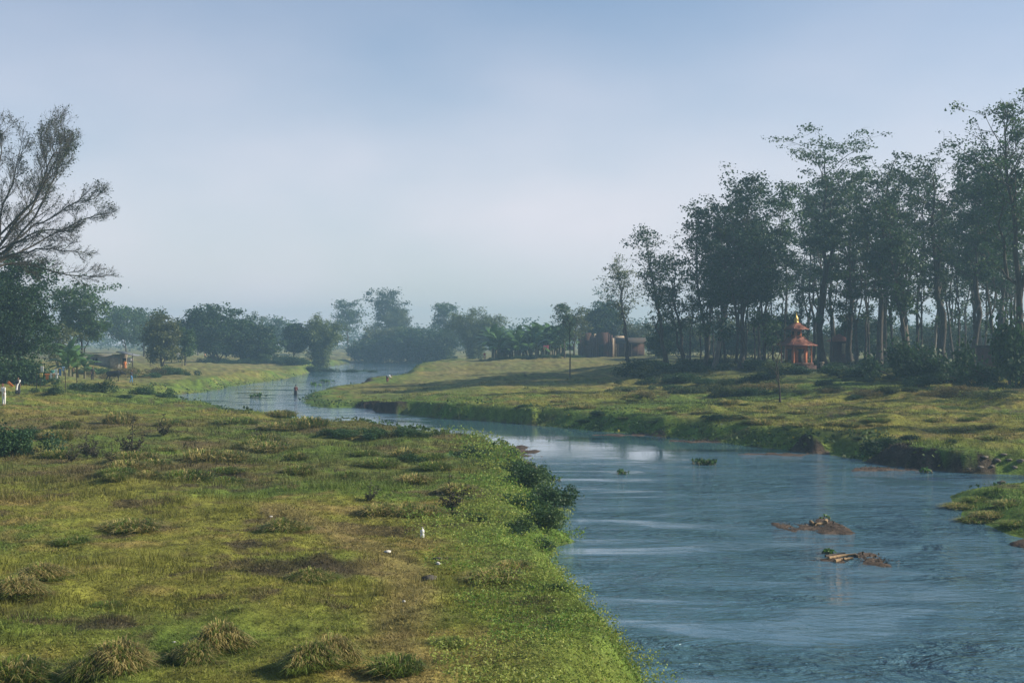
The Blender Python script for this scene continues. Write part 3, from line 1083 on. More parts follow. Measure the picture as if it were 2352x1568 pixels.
# shrubs ---------------------------------------------------------------
def shrub_mesh(seed, n=1300, leaf=0.16, col='dark', lobes=9, tall=0.7, stems=7):
    """a unit shrub about 2 m wide"""
    rg = np.random.default_rng(seed)
    c = np.stack([rg.normal(size=lobes) * 0.5, rg.normal(size=lobes) * 0.5, tall * (0.25 + 0.6 * rg.random(lobes))], 1)
    rr = 0.22 + 0.22 * rg.random(lobes)
    k = rg.integers(0, lobes, n)
    d = rg.normal(size=(n, 3))
    d /= np.linalg.norm(d, axis=1, keepdims=True)
    P = c[k] + d * (rr[k] * (0.55 + 0.55 * rg.random(n)))[:, None]
    # uneven shoots
    sh = rg.random(n) < 0.15
    P[sh] += d[sh] * (0.25 * rg.random(sh.sum()))[:, None]
    P[:, 2] = np.maximum(P[:, 2], 0.02 + 0.1 * rg.random(n))
    c0, c1 = [np.array(q) for q in LEAF_COL[col]]
    mixv = np.clip(rg.random(lobes)[k] + 0.3 * rg.normal(size=n), 0, 1)
    V, F, C = leaf_quads(P, leaf * (0.6 + 0.8 * rg.random(n)), rg, lerp(c0[None], c1[None], mixv[:, None]), up=0.8, aspect=0.65)
    fol = np_mesh('foliage', V, F, C)
    W = MB()
    for j in range(stems):
        e = c[j % lobes]
        b = np.array([e[0] * 0.2, e[1] * 0.2, -0.08])
        W.tube(bez(b, (b + e) / 2 + np.array([0, 0, .12]), e, 5), np.linspace(0.03, 0.008, 5), 4, cap=False)
    return W.mesh('stem'), fol


SHRUB = {k: shrub_mesh(300 + i, n, lf, c, 9 + i % 3, tl) for i, (k, n, lf, c, tl) in enumerate([
    ('a', 3600, 0.095, 'dark', 0.75), ('b', 3400, 0.10, 'mid', 0.6), ('c', 3200, 0.09, 'pale', 0.7), ('d', 4000, 0.095, 'dark', 1.0), ('e', 3600, .085, 'mid', .9)])}
M_dryleaf = mat_leaf('dry_leaf', 0.3, 0.7, 0.25, (1.7, 1.15, 1.2))


def shrub(kind, px, py, wpx, hfac, label, group=None, name='shrub', mat=None, d=None):
    if d is None:
        x, y, z = ground_at(px, py)
    else:
        x, y = at_d(px, d), d
        z = gz(x, y)
    s = wpx / FPX * y / 2.0
    t = thing(name, label, 'shrub', (x, y, z - 0.05 * s), rf.uniform(0, 6.28), group, (s, s, s * hfac))
    obj('stem', SHRUB[kind][0], M_bark, t)
    f = obj('foliage', SHRUB[kind][1], None, t)
    if len(SHRUB[kind][1].materials) == 0:
        SHRUB[kind][1].materials.append(M_leaf)
    if mat:
        f.material_slots[0].link = 'OBJECT'
        f.material_slots[0].material = mat
    return t


# undergrowth at the foot of the wood
for k in range(58):
    px = rf.uniform(1470, 2350)
    py = rf.choice([840, 848, 856, 866, 876, 886]) + rf.uniform(-4, 4) + (px - 1900) * 0.012
    shrub('abde'[k % 4], px, py, rf.uniform(40, 110), rf.uniform(0.35, 0.75), 'dark green shrub in the undergrowth at the foot of the wood', 'undergrowth shrubs below the wood', mat=M_dryleaf if k % 4 == 3 else None)
for k in range(26):
    px = 1400 + 930 * (k + rf.random()) / 26
    shrub('cb'[k % 2], px, 905 + rf.uniform(-12, 12), rf.uniform(40, 85), rf.uniform(0.4, 0.75), 'low brownish bush on the rough ground between meadow and wood', 'brown bushes in front of the wood', mat=M_dryleaf if k % 3 else None)
shrub('d', 2090, 872, 150, 1.25, 'big dark thicket mound under the forked leaning tree', name='thicket')
shrub('a', 2150, 880, 130, 1.0, 'dark bush leaning on the right side of the thicket mound', name='thicket')
shrub('d', 2325, 888, 170, 1.9, 'tall dark thicket at the right edge below the very tall thin tree', name='thicket')
shrub('a', 2265, 884, 90, 1.1, 'dark round bush left of the tall thicket at the right edge')
shrub('c', 2178, 912, 70, .8, 'rusty dry bush in front of the thicket mound', mat=M_dryleaf)
shrub('d', 2015, 1042, 90, 0.9, 'dark spiky bush on the right bank edge above the water')
shrub('a', 1650, 985, 60, 0.5, 'dark low bush overhanging the right bank cut', d=104)
for k in range(13):
    px = 1200 + 1130 * (k + rf.random()) / 13
    x0, y0, _ = ground_at(px, 960 + (px - 1000) * .052)
    shrub('ab'[k % 2], px, 0, rf.uniform(30, 60), rf.uniform(0.3, 0.5), 'small dark bush on the lip of the right river bank', 'bushes along the right bank lip', d=y0 * rf.uniform(.99, 1.04))
# left side
for (px, py, w, h, kk) in [(230, 900, 75, .8, 'e'), (330, 905, 60, .8, 'b'), (180, 895, 60, .6, 'a'), (380, 912, 50, .6, 'b'), (120, 905, 70, .6, 'e'), (290, 915, 45, .5, 'a')]:
    shrub(kk, px, py, w, h, 'green bush in the row in front of the grazing buffalo', 'bushes in front of the buffalo')
shrub('d', 10, 1045, 130, 1.1, 'dense dark green bush at the left edge of the field')
shrub('a', 70, 1010, 90, .7, 'small leafy bush right of the dense bush at the left edge')
for (px, py, w, h, kk) in [(860, 1005, 110, .5, 'e'), (920, 1000, 90, .55, 'b'), (800, 1000, 90, .45, 'b'), (760, 995, 70, .4, 'e'), (970, 1003, 60, .5, 'e')]:
    shrub(kk, px, py, w, h, 'scrubby bush in the row at the far lip of the left field', 'scrub along the lip of the left field')
shrub('e', 940, 1062, 90, .6, 'rounded green bush in the middle of the left field')
shrub('b', 1090, 1045, 90, .5, 'low bush on the left bank above the mud bar')
for (px, py, w, h, kk) in [(1215, 1118, 120, 1.0, 'e'), (1245, 1160, 120, 1.0, 'b'), (1190, 1090, 100, .8, 'b'), (1250, 1210, 120, .9, 'e'), (1245, 1262, 100, .7, 'b'), (1200, 1170, 120, .8, 'b'), (1190, 1225, 110, .7, 'e'), (1275, 1355, 80, .5, 'e')]:
    shrub(kk, px, py, w, h, 'leafy bush hanging over the water on the near left bank', 'bushes overhanging the near left bank')
shrub('b', 1085, 1195, 80, .55, 'dark green bush just inland of the overhanging bank bushes')
#PART3
# ------------------------------------------------------------------ trees of the left side and of the far bank
def bare_tree():
    """the tall half-bare tree whose limbs fan in from the left edge"""
    rg = np.random.default_rng(401)
    D = 138.0
    W = MB()
    tips = []

    def p3(px, py, dy=0.0):
        return np.array([at_d(px, D), D + dy, CAMZ + (784 - py) / FPX * D])
    bx = at_d(-95, D)
    base = np.array([bx, D, gz(bx, D) - 0.2])
    fork = p3(-55, 640)

    def limb(P, r0, r1, level):
        P = np.asarray(P)
        V, F = tube(P, np.linspace(r0, r1, len(P)), 6 if level < 2 else (4 if level < 3 else 3))
        W.add(V, F)

    def smooth(pts, n=12):
        pts = np.asarray(pts, float)
        k = np.linspace(0, len(pts) - 1, n)
        i = np.minimum(k.astype(int), len(pts) - 2)
        f = (k - i)[:, None]
        f = f * f * (3 - 2 * f) * .5 + f * .5
        return pts[i] * (1 - f) + pts[i + 1] * f

    def sub(P, r0, length, level, bias):
        n = (0, 15, 10, 6)[level]
        m = len(P)
        for j in range(n):
            f = 0.22 + 0.78 * (j + rg.random()) / n
            x = f * (m - 1)
            i = min(int(x), m - 2)
            q = P[i] + (P[i + 1] - P[i]) * (x - i)
            d0 = P[i + 1] - P[i]
            d0 = d0 / np.linalg.norm(d0)
            sp = (0, .62, .6, .6)[level]
            d = d0 * 1.0 + rg.normal(size=3) * np.array([sp, sp, sp]) + np.array(bias)
            d /= np.linalg.norm(d)
            L = length * (0.6 + 0.7 * rg.random()) * (1.2 - 0.7 * f)
            e = q + d * L
            mid = q + d * L * 0.5 + rg.normal(size=3) * 0.06 * L
            Q = bez(q, mid, e + np.array([0, 0, 0.10 * L]), (0, 6, 4, 3)[level])
            r = r0 * (0.5 - 0.25 * f)
            limb(Q, max(r, .012), max(r * .2, .006), level + 1)
            if level < 3:
                sub(Q, r, length * 0.5, level + 1, bias)
            tips.append(Q[-1])
            if level == 3:
                tips.append(Q[1])
    tr = smooth([base, base * 0.5 + fork * 0.5 + np.array([0.5, 0, 0]), fork])
    limb(tr, 0.62, 0.42, 0)
    for pts, r, ln, b in [
            ([fork, p3(-10, 560, 1), p3(60, 470, 2), p3(85, 380, 3), p3(70, 300, 3)], 0.19, 3.4, (0.05, 0, 0.25)),
            ([fork, p3(20, 545, -1), p3(95, 455, -2), p3(135, 370, -2), p3(142, 330, -2)], 0.17, 3.2, (0.1, 0, 0.2)),
            ([fork, p3(0, 575, 0), p3(75, 510, 2), p3(150, 462, 3), p3(190, 445, 4)], 0.15, 2.8, (0.25, 0, 0.08)),
            ([fork, p3(5, 590, -2), p3(80, 545, -3), p3(150, 530, -3), p3(195, 540, -4)], 0.14, 2.6, (0.3, 0, 0.0)),
            ([fork, p3(0, 605, 1), p3(70, 610, 2), p3(150, 632, 2), p3(215, 632, 3)], 0.14, 2.3, (0.35, 0, 0.0)),
            ([fork, p3(-30, 540, 2), p3(0, 420, 3), p3(15, 330, 4)], 0.18, 3.0, (0.0, 0, 0.25)),
            ([fork, p3(10, 560, 3), p3(80, 430, 4), p3(110, 350, 5), p3(112, 280, 5)], 0.16, 3.0, (0.05, 0, 0.22)),
            ([fork, p3(15, 565, -3), p3(100, 480, -4), p3(160, 400, -5), p3(178, 345, -5)], 0.15, 2.8, (0.15, 0, 0.15)),
            ([fork, p3(10, 585, 2), p3(90, 530, 4), p3(170, 490, 5), p3(205, 480, 5)], 0.14, 2.4, (0.25, 0, 0.05)),
            ([fork, p3(10, 600, -2), p3(80, 580, -3), p3(150, 575, -4), p3(215, 590, -4)], 0.13, 2.2, (0.3, 0, 0.0)),
            ([fork, p3(-20, 520, -3), p3(30, 400, -4), p3(40, 320, -4)], 0.16, 3.0, (0.0, 0, 0.25)),
            ([fork, p3(-60, 540, -2), p3(-50, 420, -3), p3(-30, 320, -4)], 0.22, 3.0, (-0.05, 0, 0.25)),
            ([fork, p3(-110, 560, 0), p3(-160, 470, 0), p3(-190, 380, 0)], 0.22, 3.0, (-0.2, 0, 0.2))]:
        P = smooth(pts, 14)
        P[1:-1] += rg.normal(size=(12, 3)) * 0.12
        limb(P, r, 0.03, 1)
        sub(P, r * 0.9, ln, 1, b)
    T = np.array(tips)
    hi = T[:, 2] > CAMZ + (784 - 470) / FPX * D
    T = T[(rg.random(len(T)) < np.where(hi, 0.22, 0.06))]
    cnt = rg.integers(1, 6, len(T))
    P = np.repeat(T, cnt, 0) + rg.normal(size=(cnt.sum(), 3)) * 0.16
    C = lerp(np.array((0.03, 0.045, 0.02))[None], np.array((0.06, 0.075, 0.03))[None], rg.random(len(P))[:, None])
    V, F, C = leaf_quads(P, 0.17 * (0.6 + 0.8 * rg.random(len(P))), rg, C, up=.3, aspect=.55, droop=.4)
    t = thing('half_bare_tree', 'tall half bare tree with fanning dark limbs at the left edge', 'tree', tuple(base))
    off = -base
    for nm, me, mt in (('trunk', W.mesh('trunk', True), M_bark), ('crown', np_mesh('crown', V, F, C), M_leaf)):
        o = obj(nm, me, mt, t)
        o.location = off


bare_tree()


for (px, d, w, h) in [(30, 160, 120, 1.1), (85, 163, 80, .9), (-10, 158, 120, 1.2)]:
    shrub('d', px, 0, w, h, 'dark bush closing the foot of the dense left trees', 'bushes at the foot of the dense left trees', d=d)


def px_tree(seed, px, d, ptx, pty, hw, label, name='tree', group=None, bark=None, **kw):
    return wood_tree(seed, px, d, ptx, pty, hw, label, name, group, bark, **kw)


DENSE = dict(keepf=.85, nprim=28, nsec=5, ntw=3, nleaf=22, start=0.12, forks=2, spread=0.6, leaf=0.3, col='dark', up=0.5)
px_tree(411, 38, 165, 35, 588, 84, 'dense dark leafy tree under the half bare tree', 'leafy_tree', **{**DENSE, 'nleaf': 26, 'leaf': .28})
px_tree(412, -40, 160, -30, 640, 90, 'dense dark leafy tree cut by the left edge', 'leafy_tree', **{**DENSE, 'nleaf': 30, 'leaf': .26})
px_tree(413, 185, 236, 182, 652, 62, 'rounded spreading tree behind the banana plants on the left', 'spreading_tree', start=0.42, nprim=24, nleaf=18, shape='umbrella', leaf=.42, spread=.8, flat=.45, forks=2)
px_tree(414, 132, 215, 135, 745, 40, 'low yellowish tree between the dense tree and the banana plants', 'small_tree', start=.2, nleaf=14, col='pale', leaf=.34, nprim=16)
px_tree(415, 372, 262, 372, 722, 38, 'light green bushy tree right of the tin shed', 'bushy_tree', start=.05, nprim=24, nleaf=16, col='pale', leaf=.4, forks=2, keepf=.66)
px_tree(416, 425, 275, 425, 755, 22, 'small round tree beside the light green bushy tree', 'bushy_tree', start=.15, nprim=16, nleaf=14, col='mid', leaf=.4, keepf=.66)
px_tree(417, 500, 330, 485, 706, 62, 'dark spreading tree with an overhanging left shoulder', 'bushy_tree', start=.05, nprim=28, nleaf=22, col='dark', leaf=.55, spread=.9, forks=3, keepf=.66)
px_tree(418, 560, 335, 560, 735, 50, 'dark rounded tree on the far field edge', 'bushy_tree', start=.05, nprim=26, nleaf=20, col='dark', leaf=.55, spread=.9, forks=2, keepf=.66)
px_tree(419, 605, 335, 605, 765, 34, 'low bushy tree left of the arching dark tree', 'bushy_tree', start=.05, nprim=20, nleaf=18, col='mid', leaf=.5, keepf=.66)
px_tree(420, 676, 350, 672, 745, 28, 'dark arching tree against the left side of the bamboo', 'bushy_tree', start=.2, nprim=22, nleaf=26, col='dark', leaf=.5, droop=.35, up=.9, keepf=.66)
px_tree(421, 290, 400, 285, 703, 45, 'blue faded tree behind the tin shed', 'faded_tree', start=.3, nprim=22, nleaf=16, leaf=.6, spread=1)
px_tree(422, 330, 420, 330, 712, 36, 'blue faded tree right of the tin shed behind the bushy tree', 'faded_tree', start=.3, nprim=20, nleaf=16, leaf=.6, spread=1)
px_tree(423, 455, 470, 455, 716, 28, 'slim pale tree far behind the dark spreading tree', 'faded_tree', start=.4, nprim=16, nleaf=12, leaf=.65, spread=1)
px_tree(424, 630, 520, 630, 728, 32, 'pale faded tree between the dark rounded tree and the bamboo', 'faded_tree', start=.3, nprim=20, nleaf=14, leaf=.7, spread=1.1)
px_tree(425, 800, 545, 800, 690, 30, 'thin faded tree right of the tall bamboo clump', 'faded_tree', start=.45, nprim=18, nleaf=11, leaf=.65, spread=1, forks=2)
px_tree(426, 888, 560, 884, 664, 40, 'tallest faded tree on the far bank', 'faded_tree', start=.5, nprim=20, nleaf=13, leaf=.7, spread=1.1, forks=2)
px_tree(427, 1022, 520, 1020, 698, 30, 'faded tree half hidden behind the large bamboo clump', 'faded_tree', start=.25, nprim=20, nleaf=17, leaf=.65, spread=1)
px_tree(428, 1392, 520, 1396, 648, 32, 'wispy pale tree standing above the round mango tree', 'faded_tree', start=.6, nprim=16, nleaf=6, leaf=.6, spread=.9, flat=.3, shape='umbrella')
px_tree(429, 1388, 350, 1387, 698, 38, 'round dark mango tree behind the brick house', 'mango_tree', start=.25, nprim=30, nsec=4, nleaf=26, keepf=.95, leaf=.5, spread=.7, col='dark', forks=2, up=.55)
px_tree(430, 1296, 300, 1290, 700, 22, 'slim upright tree left of the brick house', 'small_tree', start=.3, nprim=16, nleaf=9, leaf=.4, spread=.6)
px_tree(431, 1318, 310, 1325, 708, 30, 'loose brownish tree beside the slim upright tree', 'small_tree', start=.35, nprim=16, nleaf=9, leaf=.4, col='pale', spread=.6, forks=2)
px_tree(432, 1462, 346, 1462, 745, 40, 'pale green tree between the house and the wood', 'small_tree', start=.2, nprim=20, nleaf=14, col='pale', leaf=.42, forks=2)
for k, (px, d, pty, hw) in enumerate([(850, 455, 775, 40), (890, 458, 757, 46), (940, 456, 755, 46), (985, 452, 760, 40), (1015, 440, 770, 34)]):
    px_tree(440 + k, px, d, px, pty, hw, ('leftmost low tree', 'second low tree', 'middle low tree', 'fourth low tree', 'rightmost low tree')[k] + ' of the leafy row along the far water edge', 'bank_tree',
            'low trees along the far water edge', start=.04, nprim=26, nleaf=22, leaf=.65, spread=.95, col=('mid', 'pale', 'mid', 'dark', 'mid')[k], up=.4, forks=2)


us = [grow_tree(470 + i, 7.5, (0, 0), .12, .1, 3.2, 16, 4, 3, 16, .42, .6, forks=2, col=('mid', 'dark', 'pale')[i], keepf=.7) for i in range(3)]
for k in range(36):
    px = 1500 + 850 * (k + rf.random()) / 36
    d = rf.uniform(228, 320)
    place_tree('understorey_tree', 'low hazy tree seen between the trunks behind the wood', us[k % 3], at_d(px, d), d, rf.uniform(0, 6), rf.uniform(.5, 1.1), 'low trees behind the wood')


# bamboo ---------------------------------------------------------------
def bamboo(seed, px, d, pty, hw, label, n=42):
    rg = np.random.default_rng(seed)
    x, y, H, _ = tree_px(px, d, px, pty)
    width = hw / FPX * d
    W = MB()
    P = []
    for k in range(n):
        a = rg.random() * 2 * PI
        b = np.array([math.cos(a), math.sin(a), 0]) * rg.random() * width * 0.25
        h = H * (0.6 + 0.42 * rg.random())
        out = width * (0.25 + 0.95 * rg.random() ** 1.2)
        dr = np.array([math.cos(a), math.sin(a), 0])
        e = b + dr * out + np.array([0, 0, h * (0.92 - 0.25 * out / width)])
        m = b + dr * out * 0.30 + np.array([0, 0, h * 0.8])
        Q = bez(b + np.array([0, 0, -.2]), m, e, 9)
        W.add(*tube(Q, np.linspace(0.06, 0.012, 9), 3))
        for t in np.linspace(0.03, 1, 24):
            i = min(int(t * 8), 7)
            q = Q[i] + (Q[i + 1] - Q[i]) * (t * 8 - i)
            c = rg.integers(10, 22)
            P.append(q + rg.normal(size=(c, 3)) * np.array([.6, .6, .5]) * (0.5 + .5 * t) + np.array([0, 0, -.2]))
    P = np.concatenate(P)
    c0, c1 = [np.array(c) for c in LEAF_COL['bamboo']]
    C = lerp(c0[None], c1[None], np.clip(.5 + .3 * rg.normal(size=len(P)), 0, 1)[:, None])
    V, F, C = leaf_quads(P, .65 * (0.6 + 0.8 * rg.random(len(P))), rg, C, up=.5, aspect=.3, droop=.5)
    t = thing('bamboo_clump', label, 'bamboo', (x, y, gz(x, y)))
    obj('culms', W.mesh('culms', True), M_bamboo, t)
    obj('foliage', np_mesh('foliage', V, F, C), M_leaf, t)


M_bamboo = mat_simple('bamboo_culm', (0.16, 0.15, 0.06), 0.6, 3.0)
bamboo(451, 1092, 400, 682, 58, 'large feathery bamboo clump on the far bank at centre', 52)
bamboo(452, 735, 352, 700, 56, 'big bamboo clump beside the arching dark tree', 50)
bamboo(453, 915, 520, 690, 58, 'hazy blue bamboo clump behind the leafy row at the far water', 44)
bamboo(454, 575, 480, 695, 40, 'thin faded bamboo with arching tips behind the dark trees', 12)


# the far wood that closes the view
def distant_wood():
    rg = np.random.default_rng(460)
    V_, F_, C_, n0 = [], [], [], 0
    for k in range(150):
        th = R(-26 + 52 * k / 150 + rg.normal() * .2)
        d = 640 + 260 * rg.random()
        h = 9 + 9 * rg.random()
        x, y = d * math.tan(th), d
        n = 340
        c = np.clip(rg.normal(size=(n, 3)), -1.9, 1.9) * np.array([4.0, 3.2, 0.24 * h]) + np.array([x, y, 0.5 * h + 2.5])
        c[:, 2] = np.maximum(c[:, 2], 2.5)
        C = np.tile(np.array((0.05, 0.08, 0.03)), (n, 1)) * (0.7 + .6 * rg.random(n))[:, None]
        V, F, C = leaf_quads(c, 1.25 * (.6 + .8 * rg.random(n)), rg, C, aspect=.7)
        V_.append(V); F_.append(F + n0); C_.append(C); n0 += len(V)
    me = np_mesh('distant_wood', np.concatenate(V_), np.concatenate(F_), np.concatenate(C_))
    tag(obj('distant_wood', me, M_leaf), 'hazy wood closing the horizon beyond the fields', 'wood', kind='stuff')


distant_wood()
# low hedge and scrub under the far trees
for k in range(30):
    px = 470 + 400 * (k + rf.random()) / 30
    shrub('adb'[k % 3], px, 0, rf.uniform(30, 55), rf.uniform(.5, .9), 'dark bush in the hedge under the far trees on the left bank', 'hedge bushes under the far left trees', d=rf.uniform(322, 340))
for k in range(22):
    px = 830 + 210 * (k + rf.random()) / 22
    shrub('ad'[k % 2], px, 0, rf.uniform(24, 42), rf.uniform(.5, .8), 'dark bush at the far water edge under the leafy row', 'bushes at the far water edge', d=rf.uniform(447, 453))
for k in range(24):
    px = 1130 + 200 * (k + rf.random()) / 24
    shrub('bae'[k % 3], px, 0, rf.uniform(22, 40), rf.uniform(.4, .7), 'dark bush along the field edge in front of the banana grove', 'bushes along the banana grove', d=rf.uniform(300, 312))
for k in range(16):
    px = 190 + 220 * (k + rf.random()) / 16
    shrub('bce'[k % 3], px, 0, rf.uniform(35, 65), rf.uniform(.5, .8), 'scrubby bush on the slope below the tin shed', 'scrub below the tin shed', d=rf.uniform(212, 235), mat=M_dryleaf if k % 3 == 1 else None)


# banana plants ---------------------------------------------------------
def banana_leaf_mesh(seed, L=2.2):
    rg = np.random.default_rng(seed)
    n = 9
    t = np.linspace(0, 1, n)
    mid = np.stack([L * (0.22 * t + 0.55 * t ** 1.6), np.zeros(n), L * (0.98 * t - 0.55 * t ** 2.6)], 1)
    w = 0.38 * np.sin(PI * np.clip(t * 0.93 + 0.07, 0, 1)) ** 0.6
    w[0] = 0.03
    w = w * (0.8 + .4 * rg.random(n))
    Lf = mid + np.stack([np.zeros(n), w, -0.35 * w], 1)
    Rt = mid + np.stack([np.zeros(n), -w, -0.35 * w], 1)
    V = np.concatenate([mid, Lf, Rt])
    i = np.arange(n - 1)
    F = np.concatenate([np.stack([i, i + 1, n + i + 1, n + i], 1), np.stack([i + 1, i, 2 * n + i, 2 * n + i + 1], 1)])
    C = np.tile(np.array((0.075, 0.15, 0.04)), (3 * n, 1)) * (0.8 + .4 * rg.random(3 * n))[:, None]
    return np_mesh('leaf', V, F, C)


BLEAF = [banana_leaf_mesh(470 + i, 2.3 + .3 * i) for i in range(3)]
M_banana = mat_leaf('banana_leaf', 0.25, 0.35, 0.15)
M_bstem = mat_simple('banana_stem', (0.13, 0.12, 0.06), .7, 4)
_bs = MB()
_bs.tube([(0, 0, -.2), (0.03, 0, .8), (-.02, .02, 1.6), (0, 0, 2.3)], [.17, .15, .11, .08], 8)
BSTEM = _bs.mesh('stem', True)


def banana(x, y, s, label, group, nl=9):
    t = thing('banana_plant', label, 'banana plant', (x, y, gz(x, y)), rf.uniform(0, 6.28), group, s)
    obj('stem', BSTEM, M_bstem, t)
    for k in range(nl):
        o = obj('leaf', BLEAF[k % 3], M_banana, t, (0, 0, 0.95 + 0.13 * k))
        o.rotation_euler = (rf.uniform(-.2, .2), .45 - 0.75 * k / nl + rf.uniform(-.2, .3), k * 2.4 + rf.uniform(-.3, .3))


for (px, d, s) in [(160, 196, 1.45), (178, 200, 1.25), (148, 203, 1.3), (195, 205, 1.15), (168, 207, 1.5)]:
    banana(at_d(px, d), d, s, 'banana plant with torn arching leaves beside the dense dark tree', 'banana plants on the left')
for k in range(40):
    px = 1128 + 172 * (k + rf.random()) / 40
    d = rf.uniform(305, 345)
    banana(at_d(px, d), d, rf.uniform(1.6, 2.2), 'banana plant in the grove beyond the meadow', 'banana grove beyond the meadow', 11)
banana(at_d(1232, 300), 300, 1.75, 'tall banana plant with two upright leaves in front of the grove', None, 10)
for k in range(7):
    px = 1405 + 75 * (k + rf.random()) / 7
    banana(at_d(px, 350), 350, rf.uniform(1.3, 1.8), 'banana plant behind the ruined wall of the brick house', 'banana plants behind the brick house', 8)


# the lone young tree in the meadow
def young_tree():
    x, y, z = ground_at(1309, 866)
    H = (866 - 700) / FPX * y
    rg = np.random.default_rng(480)
    W = MB()
    W.tube([(0, 0, -.1), (.03, 0, H * .3), (-.05, .02, H * .55), (.02, 0, H * .75)], [.09, .08, .06, .05], 6)
    tips = []
    for k in range(9):
        a = k * 2.4
        b = np.array([0, 0, H * (.55 + .2 * k / 9)])
        e = b + np.array([math.cos(a) * 1.3, math.sin(a) * 1.3, H * (.12 + .14 * rg.random())])
        W.tube(bez(b, (b + e) / 2 + np.array([0, 0, -.2]), e, 5), np.linspace(.035, .008, 5), 4, cap=False)
        tips += [e, (b + e) / 2]
    T = np.repeat(np.array(tips), 14, 0)
    P = T + rg.normal(size=T.shape) * .35
    C = np.tile(np.array((.09, .085, .04)), (len(P), 1)) * (.7 + .6 * rg.random(len(P)))[:, None]
    V, F, C = leaf_quads(P, .2, rg, C, aspect=.5)
    t = thing('young_tree', 'lone thin young tree standing in the meadow on the right bank', 'tree', (x, y, z))
    obj('trunk', W.mesh('trunk', True), M_bark, t)
    obj('crown', np_mesh('crown', V, F, C), M_leaf, t)


young_tree()
px_tree(481, 1792, 125, 1790, 760, 30, 'bare leafless sapling pair in front of the temple', 'sapling', start=.3, nprim=9, nsec=2, ntw=2, nleaf=1, leaf=.15, r0=.07, up=1.0, bark=M_bark, forks=1)

# ------------------------------------------------------------------ tussocks and weeds of the near field
def tussock_mesh(seed, n=520, h=0.55, spread=0.5, dry=0.4):
    rg = np.random.default_rng(seed)
    out = []
    for part in range(2):
        m = int(n * (dry if part else 1 - dry))
        a = rg.random(m) * 2 * PI
        r0 = 1.05 * spread * np.sqrt(rg.random(m))
        hh = h * (0.22 + 0.55 * rg.random(m) ** 1.5)
        ln = spread * (0.2 + 0.7 * rg.random(m)) * (.35 + r0 / spread)
        a2 = a + rg.normal(size=m) * .9
        b = np.stack([np.cos(a) * r0, np.sin(a) * r0, -.05 + .28 * h * np.maximum(1 - (r0 / (1.05 * spread)) ** 2, 0)], 1)
        mid = b + np.stack([np.cos(a2) * ln * .35, np.sin(a2) * ln * .35, hh * .75], 1)
        tip = b + np.stack([np.cos(a2) * ln, np.sin(a2) * ln, hh * (.95 - .4 * ln / spread)], 1)
        w = .008 + .008 * rg.random(m)
        s = np.stack([-np.sin(a2) * w, np.cos(a2) * w, np.zeros(m)], 1)
        V = np.stack([b - s, b + s, mid + s * .8, mid - s * .8, tip], 1).reshape(-1, 3)
        i = np.arange(m) * 5
        F4 = np.stack([i, i + 1, i + 2, i + 3], 1)
        F3 = np.stack([i + 3, i + 2, i + 4], 1)
        base = np.array((.44, .37, .14)) if part else np.array((.14, .20, .035))
        C = np.repeat(base[None] * (.6 + .7 * rg.random(m))[:, None], 5, 0)
        out.append(np_mesh('dry_blades' if part else 'green_blades', V, [F4, F3], C))
    return out


TUS = [tussock_mesh(500, 950, .6, .5, .30), tussock_mesh(501, 950, .55, .55, .5), tussock_mesh(502, 800, .5, .5, .15), tussock_mesh(503, 800, .65, .45, .65)]


def dome_mesh(seed, n=1500, h=.6, spread=.55, dry=.5):
    rg = np.random.default_rng(seed)
    out = []
    for part in range(2):
        m = int(n * (dry if part else 1 - dry))
        a = rg.random(m) * 2 * PI
        u = np.sqrt(rg.random(m))
        if part:
            u = u * .85
        lump_ = 1 + .25 * np.sin(a * 3 + seed) + .15 * np.sin(a * 5 + 2 * seed)
        r0 = spread * u * lump_
        zb = .55 * h * np.maximum(1 - u ** 2.2, 0) * (1 + .15 * rg.normal(size=m))
        b = np.stack([np.cos(a) * r0, np.sin(a) * r0, zb - .04], 1)
        a2 = a + rg.normal(size=m) * .8
        ln = (.10 + .22 * rg.random(m)) * (.5 + u)
        hh = (.10 + .22 * rg.random(m)) * (1.15 - .6 * u)
        mid = b + np.stack([np.cos(a2) * ln * .45, np.sin(a2) * ln * .45, hh], 1)
        tip = b + np.stack([np.cos(a2) * ln, np.sin(a2) * ln, hh * (1.0 - .6 * u)], 1)
        w = .006 + .006 * rg.random(m)
        s_ = np.stack([-np.sin(a2) * w, np.cos(a2) * w, np.zeros(m)], 1)
        V = np.stack([b - s_, b + s_, mid + s_ * .8, mid - s_ * .8, tip], 1).reshape(-1, 3)
        i = np.arange(m) * 5
        base = np.array((.46, .38, .15)) if part else np.array((.15, .20, .04))
        C = np.repeat(base[None] * (.6 + .7 * rg.random(m))[:, None], 5, 0)
        out.append(np_mesh('dry_blades' if part else 'green_blades', V, [np.stack([i, i + 1, i + 2, i + 3], 1), np.stack([i + 3, i + 2, i + 4], 1)], C))
    return out


TUS += [dome_mesh(504, 2200, .6, .5, .6), dome_mesh(505, 2000, .5, .55, .3)]


def tussock(kind, px, py, wpx, label, group=None, hf=1.0):
    if py > 1480:
        hf *= 1.5
    x, y, z = ground_at(px, py)
    s = wpx / FPX * y / 1.25
    t = thing('grass_tussock', label, 'tussock', (x, y, z), rf.uniform(0, 6.28), group, (s * 1.15, s * 1.15, s * hf * .72))
    for me in TUS[kind]:
        obj(me.name.split('.')[0], me, M_grass, t)


